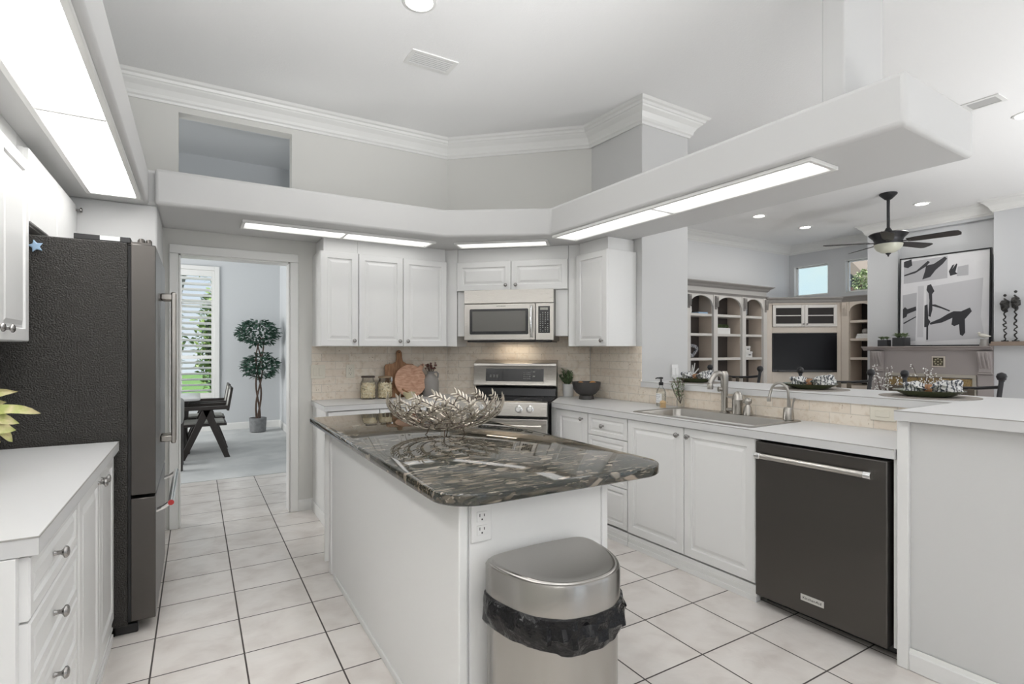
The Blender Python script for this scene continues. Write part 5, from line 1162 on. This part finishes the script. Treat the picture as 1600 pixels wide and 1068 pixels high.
brush('grey_fields', [[(0.05, 0.05), (0.55, 0.03), (0.55, 0.27), (0.05, 0.29)], [(0.66, 0.16), (0.77, 0.15), (0.77, 0.26), (0.65, 0.26)], [(0.04, 0.42), (0.21, 0.40), (0.20, 0.94), (0.05, 0.95)]], G1, 0.0008)
brush('pale_fields', [[(0.32, 0.35), (0.92, 0.30), (0.90, 0.70), (0.94, 0.92), (0.32, 0.95)], [(0.22, 0.33), (0.29, 0.33), (0.29, 0.90), (0.22, 0.9)]], G2, 0.0006)
brush('black_strokes', [
    [(0.05, 0.04), (0.14, 0.02), (0.15, 0.09), (0.10, 0.115), (0.05, 0.10)],
    [(0.055, 0.19), (0.20, 0.155), (0.33, 0.06), (0.355, 0.075), (0.32, 0.11), (0.40, 0.10), (0.52, 0.035), (0.545, 0.06), (0.50, 0.11), (0.42, 0.17), (0.36, 0.24), (0.27, 0.26), (0.30, 0.17), (0.31, 0.12), (0.19, 0.18), (0.055, 0.205)],
    [(0.565, 0.20), (0.60, 0.14), (0.625, 0.13), (0.60, 0.18), (0.645, 0.125), (0.655, 0.13), (0.635, 0.215), (0.66, 0.235), (0.58, 0.25)],
    [(0.33, 0.33), (0.37, 0.32), (0.41, 0.40), (0.385, 0.43), (0.39, 0.60), (0.37, 0.68), (0.345, 0.67), (0.355, 0.50), (0.345, 0.42), (0.32, 0.38)],
    [(0.30, 0.55), (0.335, 0.54), (0.345, 0.70), (0.37, 0.73), (0.345, 0.78), (0.345, 0.93), (0.325, 0.93), (0.325, 0.79), (0.30, 0.79)],
    [(0.385, 0.545), (0.42, 0.545), (0.50, 0.58), (0.585, 0.62), (0.575, 0.63), (0.48, 0.59), (0.385, 0.56)],
    [(0.36, 0.745), (0.48, 0.70), (0.56, 0.655), (0.62, 0.63), (0.70, 0.635), (0.79, 0.60), (0.81, 0.64), (0.74, 0.72), (0.745, 0.86), (0.72, 0.895), (0.69, 0.88), (0.68, 0.77), (0.63, 0.79), (0.60, 0.77), (0.61, 0.70), (0.50, 0.745), (0.37, 0.765)],
    [(0.045, 0.58), (0.07, 0.555), (0.10, 0.58), (0.20, 0.555), (0.205, 0.60), (0.10, 0.635), (0.09, 0.665), (0.045, 0.685)],
    [(0.05, 0.735), (0.20, 0.665), (0.205, 0.675), (0.06, 0.748)]], K, 0.0012)
# mantel items
def succulent(y, s, lab):
    t = thing('succulent_pot', lab, 'plant', (9.115, y, MZ), 0, 'succulents on the mantel'); h = 0.115*s
    b = MB(); b.box(-0.075*s, -0.075*s, 0.0, 0.075*s, 0.075*s, h)
    for k in range(7): b.box(-0.077*s, (-0.07+k*0.0215)*s, 0.004, -0.075*s, (-0.06+k*0.0215)*s, h*0.9)
    b.build('pot', mat('dark_ribbed_pot', (0.035, 0.035, 0.037), 0.5), t, bevel=0.004)
    rs = random.Random(int(y*100)); b = MB()
    for c in range(3):
        cx, cy = rs.uniform(-.03, .03)*s, (c-1)*0.042*s
        for k in range(26):
            a = rs.uniform(0, 2*PI); leaf(b, (cx, cy, h), (math.cos(a), math.sin(a), rs.uniform(.4, 1.8)), rs.uniform(.05, .08)*s, 0.022*s, rs, .5)
    b.build('leaves', M_leafs, t)
succulent(4.075, 0.86, 'smaller dark square pot of succulents at the left end of the mantel'); succulent(3.845, 1.12, 'larger dark square pot of succulents beside the painting on the mantel')
b = MB(); b.box(-0.06, -0.36, 0, 0.06, 0.16, 0.028); b.box(-0.05, -0.35, 0.028, 0.055, 0.15, 0.055); o = b.build('book_stack', mat('book_brown', (0.26, 0.20, 0.16), 0.7), bevel=0.003); o.location = (9.06, 2.62, MZ); tag(o, 'pair of flat brown books at the right end of the mantel', 'book')
def figure(y, x, h, lab, seed):
    t = thing('abstract_sculpture', lab, 'sculpture', (x, y, MZ+0.0555), 0, 'tall dark metal sculptures'); rs = random.Random(seed); b = MB(); P = []; R = []
    for k in range(34):
        s = k/33; P.append((0.010*math.sin(k*1.9)+0.004*rs.uniform(-1, 1), 0.014*math.cos(k*1.5)+0.006*rs.uniform(-1, 1), h*s*0.93)); R.append((0.007+0.004*rs.random()) if s < .68 else 0.016+0.030*math.sin((s-.68)/.30*PI*0.8)*rs.uniform(.6, 1.2) if s < .96 else 0.010)
    b.tube(P, R, 8); b.lathe([(0.004, -0.018), (0.017, -0.008), (0.017, 0.008), (0.004, 0.018)], c=(0, 0.0, h), n=10); b.build('figure', mat('blackened_bronze', (0.05, 0.048, 0.045), 0.4, 0.6, bump=(60, 1.0, 0.01)), t)
    b = MB(); b.box(-0.03, -0.03, 0, 0.03, 0.03, 0.012); b.build('foot', M_ironm, t)
figure(2.640, 9.06, 0.60, 'shorter dark lumpy metal figure sculpture on the mantel books', 1); figure(2.535, 9.06, 0.64, 'taller dark lumpy metal figure sculpture at the right picture edge', 2)
t = thing('bird_figurine', 'small white bird figurine on a round stand in front of the painting', 'figurine', (9.06, 2.85, MZ))
b = MB(); b.lathe([(0.05, 0.0), (0.052, 0.02), (0.04, 0.06), (0.045, 0.09)], n=20); b.build('stand', M_grey, t)
b = MB(); b.loft([[(0+0.028*q*math.cos(a), -0.07+s*0.14, 0.125+0.022*s+0.028*q*math.sin(a)) for a in [2*PI*k/12 for k in range(12)]] for s, q in ((0, .15), (.2, .5), (.5, 1), (.75, .9), (.92, .5), (1, .1))]); b.lathe([(0.004, -0.018), (0.018, 0), (0.004, 0.018)], c=(0, 0.055, 0.172), n=12); b.tube([(0, 0.07, 0.17), (0, 0.09, 0.168)], [0.005, 0.001], 6); b.tube([(0.006, 0, 0.09), (0.006, 0, 0.11)], 0.003, 6); b.build('bird', mat('bird_cream', (0.60, 0.58, 0.52), 0.5), t)
# berry twigs by the hearth
for (x, y, lab, sd) in ((8.75, 3.92, 'white berried twigs in a floor vase left of the fireplace', 3), (8.70, 3.36, 'white berried twigs in a floor vase in front of the fireplace', 9)):
    t = thing('berry_twigs', lab, 'plant', (x, y, 0), 0, 'vases of berried twigs'); b = MB(); b.lathe([(0.08, 0.0005), (0.11, 0.15), (0.09, 0.42), (0.05, 0.50), (0.06, 0.53)], n=24); b.build('floor_vase', M_dgrey, t)
    rs = random.Random(sd); b = MB(); b2 = MB()
    for k in range(16):
        a = rs.uniform(0, 2*PI); r = rs.uniform(.05, .26); tip = Vector((r*math.cos(a), r*math.sin(a), rs.uniform(.80, 1.13))); b.tube([(0, 0, .5), tip*0.6+Vector((0, 0, .25)), tip], 0.003, 4)
        for j in range(9):
            p = tip+Vector((rs.uniform(-.05, .05), rs.uniform(-.05, .05), rs.uniform(-.16, .03))); b2.lathe([(0.001, -0.010), (0.010, 0), (0.001, 0.010)], c=tuple(p), n=6)
    b.build('twigs', M_bark, t); b2.build('berries', M_white, t)

# shelf ornaments
def FKp(x, y): return (x, y)
t = thing('table_lamp_vase', 'small white vase with a dark sprig on the top shelf of the left arched bay', 'vase', (6.74, 5.80, 1.926)); b = MB(); b.lathe([(0.035, 0), (0.045, 0.04), (0.04, 0.11), (0.02, 0.13)], n=18); b.build('vase', M_white, t)
b = MB(); rs = random.Random(2)
for k in range(14): a = rs.uniform(0, 2*PI); leaf(b, (0, 0, .12), (math.cos(a), math.sin(a), 1.3), .12, .03, rs)
b.build('sprig', M_leafd, t)
b = MB(); b.box(-0.11, -0.09, 0, 0.11, 0.09, 0.025); o = b.build('blue_book', M_blue); o.location = (6.97, 5.80, 1.926); tag(o, 'flat blue book on the top shelf of the left arched bay', 'book')
t = thing('planter_box', 'long white planter of green moss balls in the middle arched bay', 'plant', (7.47, 5.80, 1.611)); b = MB(); b.box(-0.21, -0.06, 0, 0.21, 0.06, 0.10); b.build('box', M_white, t, bevel=0.004)
b = MB()
for k in range(7): b.lathe([(0.004, -0.04), (0.035, -0.02), (0.042, 0.005), (0.03, 0.03), (0.004, 0.04)], c=(-0.17+k*0.057, 0.01*math.sin(k*2), 0.125), n=10)
b.build('moss', mat('moss_dark', (0.05, 0.07, 0.025), 0.9, bump=(60, 1)), t)
t = thing('ginger_jar', 'blue and white patterned square vase on the top right shelf of the arched bookcase', 'vase', (8.06, 5.80, 1.926)); b = MB(); b.lathe([(0.06, 0), (0.085, 0.03), (0.09, 0.16), (0.06, 0.20), (0.05, 0.215)], n=20); b.build('body', M_vasep, t)
for k, (x, z, w_, h, lab) in enumerate(((8.12, 1.2205, 0.19, 0.10, 'lower white keepsake box in the right arched bay'), (8.08, 1.3215, 0.155, 0.09, 'upper white keepsake box in the right arched bay'))):
    t = thing('storage_box', lab, 'box', (x, 5.80, z), 0, 'white boxes on the bookcase'); b = MB(); b.box(-w_, -0.09, 0, w_*0.55, 0.09, h*0.7); b.build('box', M_white, t, bevel=0.004); b = MB(); b.box(-w_-0.004, -0.094, h*0.7, w_*0.55+0.004, 0.094, h); b.build('lid', M_white, t, bevel=0.004); b = MB(); b.box(0.0, -0.096, h*0.35, w_*0.3, -0.0905, h*0.5); b.build('label_holder', M_ironm, t)
t = thing('knot_sculpture', 'rounded black and white striped sculpture on the lower shelf of the left arched bay', 'sculpture', (6.80, 5.80, 1.2205)); b = MB(); pts = [(0.10*math.cos(a)*(-1), 0.03*math.sin(2*a), 0.11+0.085*math.sin(a)) for a in [k*2*PI/20 for k in range(21)]]; b.tube(pts, 0.026, 10); b.build('ring', M_vasep, t)
t = thing('coral_ornament', 'white branching coral ornament low in the left arched bay', 'ornament', (6.74, 5.76, 0.7505)); b = MB()
for k in range(9): a = k*0.7; b.tube([(0, 0, 0), (0.04*math.cos(a), 0.03*math.sin(a), .20), (0.17*math.cos(a)*((k % 3)+1)/3, 0.06*math.sin(a), .30+0.03*(k % 4))], [0.014, 0.012, 0.008], 6)
b.build('coral', M_white, t)
t = thing('book_stack', 'three flat pale books on the middle shelf of the narrow bookcase', 'book', (9.62, 4.56, 1.541)); 
for k, w_ in enumerate((0.13, 0.12, 0.11)): b = MB(); b.box(-0.09, -w_, k*0.026, 0.09, w_, k*0.026+0.025); b.build('book', M_white, t, bevel=0.002)
t = thing('small_vase', 'small round white vase on the pale books of the narrow bookcase', 'vase', (9.62, 4.58, 1.541+0.078)); b = MB(); b.lathe([(0.03, 0), (0.055, 0.03), (0.05, 0.065), (0.02, 0.085)], n=18); b.build('vase', M_grey, t)

# ceiling fan
fn = thing('ceiling_fan', 'black five blade ceiling fan with a frosted bowl light', 'ceiling fan', (7.585, 3.345, 0))
b = MB(); b.lathe([(0.095, CZ-0.0005), (0.10, CZ-0.012), (0.085, CZ-0.03), (0.04, CZ-0.075), (0.022, CZ-0.085)], n=32); b.build('canopy', M_ironm, fn, angle=50)
b = MB(); b.lathe([(0.018, CZ-0.08), (0.018, 2.87)], n=16); b.lathe([(0.025, 2.90), (0.04, 2.87), (0.05, 2.84)], n=20); b.build('rod', M_ironm, fn)
b = MB(); b.lathe([(0.05, 2.845), (0.20, 2.828), (0.215, 2.815), (0.205, 2.80), (0.165, 2.76), (0.15, 2.72), (0.155, 2.70), (0.15, 2.685), (0.06, 2.68)], n=40); b.build('motor', M_ironm, fn, angle=50)
b = MB(); b.lathe([(0.158, 2.688), (0.150, 2.655), (0.12, 2.615), (0.075, 2.588), (0.02, 2.577)], n=40); b.build('glass_bowl', M_amber, fn, angle=70)
b = MB(); b.lathe([(0.03, 2.579), (0.028, 2.568), (0.012, 2.555), (0.01, 2.545), (0.002, 2.53)], n=16); b.build('finial', M_ironm, fn)
for k in range(5):
    a = math.radians(-157+72*k); m = Matrix.Rotation(a, 4, 'Z')
    b = MB(); b.T = m; b.box(0.14, -0.02, 2.705, 0.24, 0.02, 2.713); b.T = m @ Matrix.Translation((0, 0, 2.715)) @ Matrix.Rotation(-0.25, 4, 'X')
    b.prism([(0.20, -0.045), (0.30, -0.062), (0.68, -0.075), (0.72, -0.06), (0.735, 0.0), (0.72, 0.06), (0.68, 0.075), (0.30, 0.062), (0.20, 0.045)], -0.004, 0.004); b.build('blade', mat('fan_blade', (0.03, 0.026, 0.024), 0.45), fn, bevel=0.002)

# ============================================================ DINING ROOM
# window with plantation shutters
WY = 10.12
b = MB(); b.box(WX0-0.07, WY-0.03, WZ0-0.06, WX0+0.0, WY-0.0005, WZ1+0.07); b.box(WX1, WY-0.03, WZ0-0.06, WX1+0.07, WY-0.0005, WZ1+0.07); b.box(WX0, WY-0.03, WZ1, WX1, WY-0.0005, WZ1+0.07); b.box(WX0-0.09, WY-0.05, WZ0-0.07, WX1+0.09, WY-0.0005, WZ0)
w3 = struct('window_3', b, M_trim, 'tall dining room window with white plantation shutters', bevel=0.004)
b = MB(); b.box(WX0, WY+0.07, WZ0, WX1, WY+0.074, WZ1); b.build('pane', M_pane, w3)
b = MB(); b.box(WX0, WY+0.06, 2.10, WX1, WY+0.09, 2.13); b.box((WX0+WX1)/2-0.012, WY+0.06, WZ0, (WX0+WX1)/2+0.012, WY+0.09, WZ1); b.build('sash_bar', M_trim, w3)
sh = thing('plantation_shutter', 'white louvred shutter panel covering the tall dining room window', 'shutter', (0, WY, 0))
L0, L1 = WX0+0.002, WX1-0.002
b = MB(); e = 0.045
b.box(L0, -0.015, WZ0+0.002, L0+e, 0.015, WZ1-0.002); b.box(L1-e, -0.015, WZ0+0.002, L1, 0.015, WZ1-0.002); b.box(L0+e, -0.015, WZ1-0.10, L1-e, 0.015, WZ1-0.002); b.box(L0+e, -0.015, WZ0+0.002, L1-e, 0.015, WZ0+0.09); b.box(L0+e, -0.015, 1.20, L1-e, 0.015, 1.255); b.build('frame', M_trim, sh, bevel=0.003)
z = WZ0+0.13
while z < WZ1-0.11:
    if not 1.17 < z < 1.285:
        b = MB(); b.prismx([(-0.038, z+0.018), (-0.028, z+0.008), (0.028, z-0.018), (0.038, z-0.020), (0.030, z-0.008), (-0.028, z+0.018)], L0+e, L1-e); b.build('louvre', M_trim, sh)
    z += 0.092
b = MB(); b.box(-0.212, -0.050, 1.30, -0.200, -0.042, WZ1-0.16); b.build('tilt_rod', M_trim, sh)
# outside the dining window
b = MB(); b.box(-12, 10.3, -0.25, 9, 40, -0.15); o = struct('floor.002', b, mat('lawn_grass', (0.12, 0.24, 0.05), 0.9, noise=(2, (0.20, 0.34, 0.08), 0.2)))
b = MB(); b.box(-12, 12.6, -0.149, 9, 13.6, -0.14); struct('floor.003', b, mat('pale_path', (0.62, 0.60, 0.56), 0.9))
def shrub(x, y, w_, h, lab, seed, m=None, zb=-0.14):
    t = thing('hedge_shrub', lab, 'shrub', (x, y, zb), 0, 'hedge outside the dining window'); rs = random.Random(seed); b = MB()
    for k in range(1500):
        u = rs.uniform(-1, 1); a = rs.uniform(0, 2*PI); r = math.sqrt(1-u*u); q = rs.uniform(.8, 1.05); p = Vector((w_*r*math.cos(a)*q, w_*.7*r*math.sin(a)*q, h/2+h/2*u*q))
        if p.z < 0.02: continue
        leaf(b, p, (rs.uniform(-1, 1), rs.uniform(-1, 1), rs.uniform(-.3, 1)), .16, .09, rs)
    b.build('foliage', m or M_leafh, t)
    b = MB(); b.lathe([(0.06, 0), (0.05, h*.6)], n=8); b.build('trunk', M_bark, t)
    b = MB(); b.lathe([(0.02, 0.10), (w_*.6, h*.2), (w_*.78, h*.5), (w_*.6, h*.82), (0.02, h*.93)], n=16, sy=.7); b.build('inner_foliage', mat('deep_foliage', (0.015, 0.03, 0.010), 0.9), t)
M_leafh = mat('hedge_leaf', (0.14, 0.24, 0.06), 0.5, noise=(12, (0.34, 0.44, 0.16), 0.15))
for k, (x, h) in enumerate(((-4.9, 3.0), (-3.0, 3.3), (-1.1, 3.4), (0.8, 3.3), (2.7, 3.3))):
    shrub(x, 15.6, 0.80, h, ['hedge shrub beyond the window, hidden at far left', 'hedge shrub beyond the window, second from left', 'hedge shrub beyond the left half of the window', 'hedge shrub beyond the right half of the window', 'hedge shrub beyond the window, hidden by the wall at right'][k], 30+k)
t = thing('palm_trunk', 'leaning grey palm trunk outside the dining window', 'tree', (-1.0, 13.0, -0.14)); b = MB(); b.tube([(0, 0, 0), (0.25, 0, 1.2), (0.62, 0, 2.6), (0.9, 0, 3.9)], [0.16, 0.13, 0.12, 0.11], 12); b.build('trunk', mat('palm_bark', (0.26, 0.24, 0.22), 0.9, bump=(14, 1, .05)), t)
rs = random.Random(77); b = MB()
for k in range(26):
    a = 2*PI*k/26; c0 = Vector((0.9, 0, 3.9)); pts = [c0+Vector((math.cos(a)*1.5*s, math.sin(a)*1.5*s, 0.7*s-1.4*s*s+0.15*math.sin(k))) for s in (0, .25, .5, .75, 1)]; b.tube(pts, 0.012, 4)
    for j in range(24):
        s = .15+.85*j/24; p = c0+Vector((math.cos(a)*1.5*s, math.sin(a)*1.5*s, 0.7*s-1.4*s*s+0.15*math.sin(k)))
        for sd in (-1, 1): leaf(b, p, (-math.sin(a)*sd+.5*math.cos(a), math.cos(a)*sd+.5*math.sin(a), -.35), .35, .03, rs, .1)
b.build('fronds', M_leafh, t)
# tree seen through the living room window
t = thing('garden_tree', 'leafy tree outside the right high window of the living room', 'tree', (12.4, 5.93, -0.12)); b = MB(); b.tube([(0, 0, 0), (0.05, 0, 1.8), (0, 0.1, 3.0)], [0.09, 0.07, 0.03], 8); b.build('trunk', M_bark, t); b = MB(); rs = random.Random(9)
for k in range(700):
    u = rs.uniform(-1, 1); a = rs.uniform(0, 2*PI); r = math.sqrt(1-u*u)*rs.uniform(.3, 1); leaf(b, (0.22*r*math.cos(a), 0.25*r*math.sin(a), 2.92+.26*u), (rs.uniform(-1, 1), rs.uniform(-1, 1), rs.uniform(-1, 1)), .06, .03, rs)
b.build('foliage', mat('bright_leaf', (0.20, 0.30, 0.10), 0.5, noise=(6, (0.50, 0.52, 0.30), 0.15)), t)

# ficus tree
tr = thing('ficus_tree', 'artificial ficus tree with two leaf balls in a grey pot in the dining room corner', 'plant', (0.875, 9.60, 0.0045))
b = MB(); n = 28; b.lathe([(0.095, 0), (0.12, 0.01), (0.132, 0.23), (0.122, 0.235), (0.115, 0.20)], n=n); b.build('pot', mat('concrete_pot', (0.17, 0.175, 0.18), 0.8, noise=(18, (0.25, 0.255, 0.26), 0.2)), tr)
b = MB(); b.lathe([(0.117, 0.19), (0.117, 0.21)], n=24); b.build('soil', MATS['soil'], tr)
b = MB()
for ph in (0, 2.1, 4.2):
    P = [(0.030*math.cos(s*7+ph)*(1+s)+0.03*s, 0.030*math.sin(s*7+ph), 0.2+1.35*s) for s in [i/16 for i in range(17)]]; b.tube(P, [0.016-0.006*i/16 for i in range(17)], 7)
b.build('trunk', M_bark, tr)
rs = random.Random(13)
for nm, c, R, hz, nn in (('crown', (0.0, 0, 1.62), 0.30, 0.22, 620), ('crown', (0.04, 0, 1.08), 0.26, 0.22, 520)):
    b = MB()
    for k in range(nn):
        u = rs.uniform(-1, 1); a = rs.uniform(0, 2*PI); r = math.sqrt(1-u*u); q = rs.uniform(.35, 1)**.5; p = Vector(c)+Vector((R*r*math.cos(a)*q, R*r*math.sin(a)*q, hz*u*q)); leaf(b, p, (math.cos(a)+rs.uniform(-.6, .6), math.sin(a)+rs.uniform(-.6, .6), rs.uniform(-.9, .5)), .085, .036, rs)
    b.build(nm, M_leafd, tr)
# dining table, bench, chairs
tb = thing('dining_table', 'dining table with a white rounded top behind the refrigerator edge', 'table', (-0.95, 8.05, 0.0045))
b = slab(rrect(-1.0, -0.50, 1.0, 0.55, (.10,)*4, 5), 0.715, 0.745, 0.006); b.build('tabletop', mat('white_marble', (0.72, 0.72, 0.72), 0.2), tb)
for sx_ in (-1, 1): b = MB(); b.lathe([(0.17, 0), (0.14, 0.3), (0.16, 0.714)], n=28); b.box(-0.001, -.001, 0, .001, .001, .001); o = b.build('pedestal', M_dwood, tb); o.location = (sx_*0.72, 0, 0)
ch = thing('dining_chair', 'upholstered grey dining chair with a dark round leg at the refrigerator edge', 'chair', (-0.27, 7.12, 0.0045))
b = MB(); b.box(-0.28, -0.24, 0.50, 0.155, 0.24, 0.79); b.build('upholstered_back', M_greyfab, ch, bevel=0.06, seg=4)
for sx_, sy in ((0.10, -0.19), (0.10, 0.19), (-0.22, -0.19), (-0.22, 0.19)): b = MB(); b.lathe([(0.048, 0), (0.048, 0.52)], c=(sx_, sy, 0), n=16); b.build('leg', M_dwood, ch)
def vchair():
    t = thing('armchair', '', 'chair', (0, 0, 0), 0, 'dark wooden chairs with V shaped legs')
    # local x: forward (towards table is -x), back at +x
    for sy in (-0.25, 0.25):
        b = MB(); w_ = 0.018
        for (xa, xb) in ((-0.26, 0.0), (0.225, 0.0)):
            P = [(xa-0.032, 0.0005), (xa+0.032, 0.0005), (xb+0.045, 0.60), (xb-0.045, 0.60)]; b.prismy(P, sy-w_, sy+w_)
        b.build('leg', M_dwood, t, bevel=0.004)
        b = MB(); b.box(-0.235, sy-0.026, 0.60, 0.235, sy+0.026, 0.645); b.build('armrest', M_dwood, t, bevel=0.006)
    b = MB(); b.box(-0.27, -0.225, 0.395, 0.22, 0.225, 0.425); b.build('seat_frame', M_dwood, t, bevel=0.004)
    b = MB(); b.box(-0.24, -0.20, 0.4255, 0.19, 0.20, 0.445); b.build('cane_seat', M_cane, t)
    b = MB(); b.T = Matrix.Translation((0.235, 0, 0.60)) @ Matrix.Rotation(0.16, 4, 'Y')
    for y0, y1, z0, z1 in ((-0.25, -0.215, -0.02, 0.27), (0.215, 0.25, -0.02, 0.27), (-0.215, 0.215, -0.02, 0.015), (-0.215, 0.215, 0.235, 0.27)): b.box(-0.014, y0, z0, 0.014, y1, z1)
    b.build('back_frame', M_dwood, t, bevel=0.003)
    b = MB(); b.T = Matrix.Translation((0.235, 0, 0.60)) @ Matrix.Rotation(0.16, 4, 'Y'); b.box(-0.006, -0.214, 0.016, 0.006, 0.214, 0.234); b.build('cane_back', M_cane, t)
    return t
v0 = vchair()
for i, (x, y, lab) in enumerate(((0.115, 7.78, 'nearer dark armchair with V shaped legs and cane seat at the dining table'), (0.125, 8.52, 'farther dark armchair with V shaped legs, behind the nearer one'))):
    o = v0 if i == 0 else copy_tree(v0); o.location = (x, y, 0.0045); o['label'] = lab
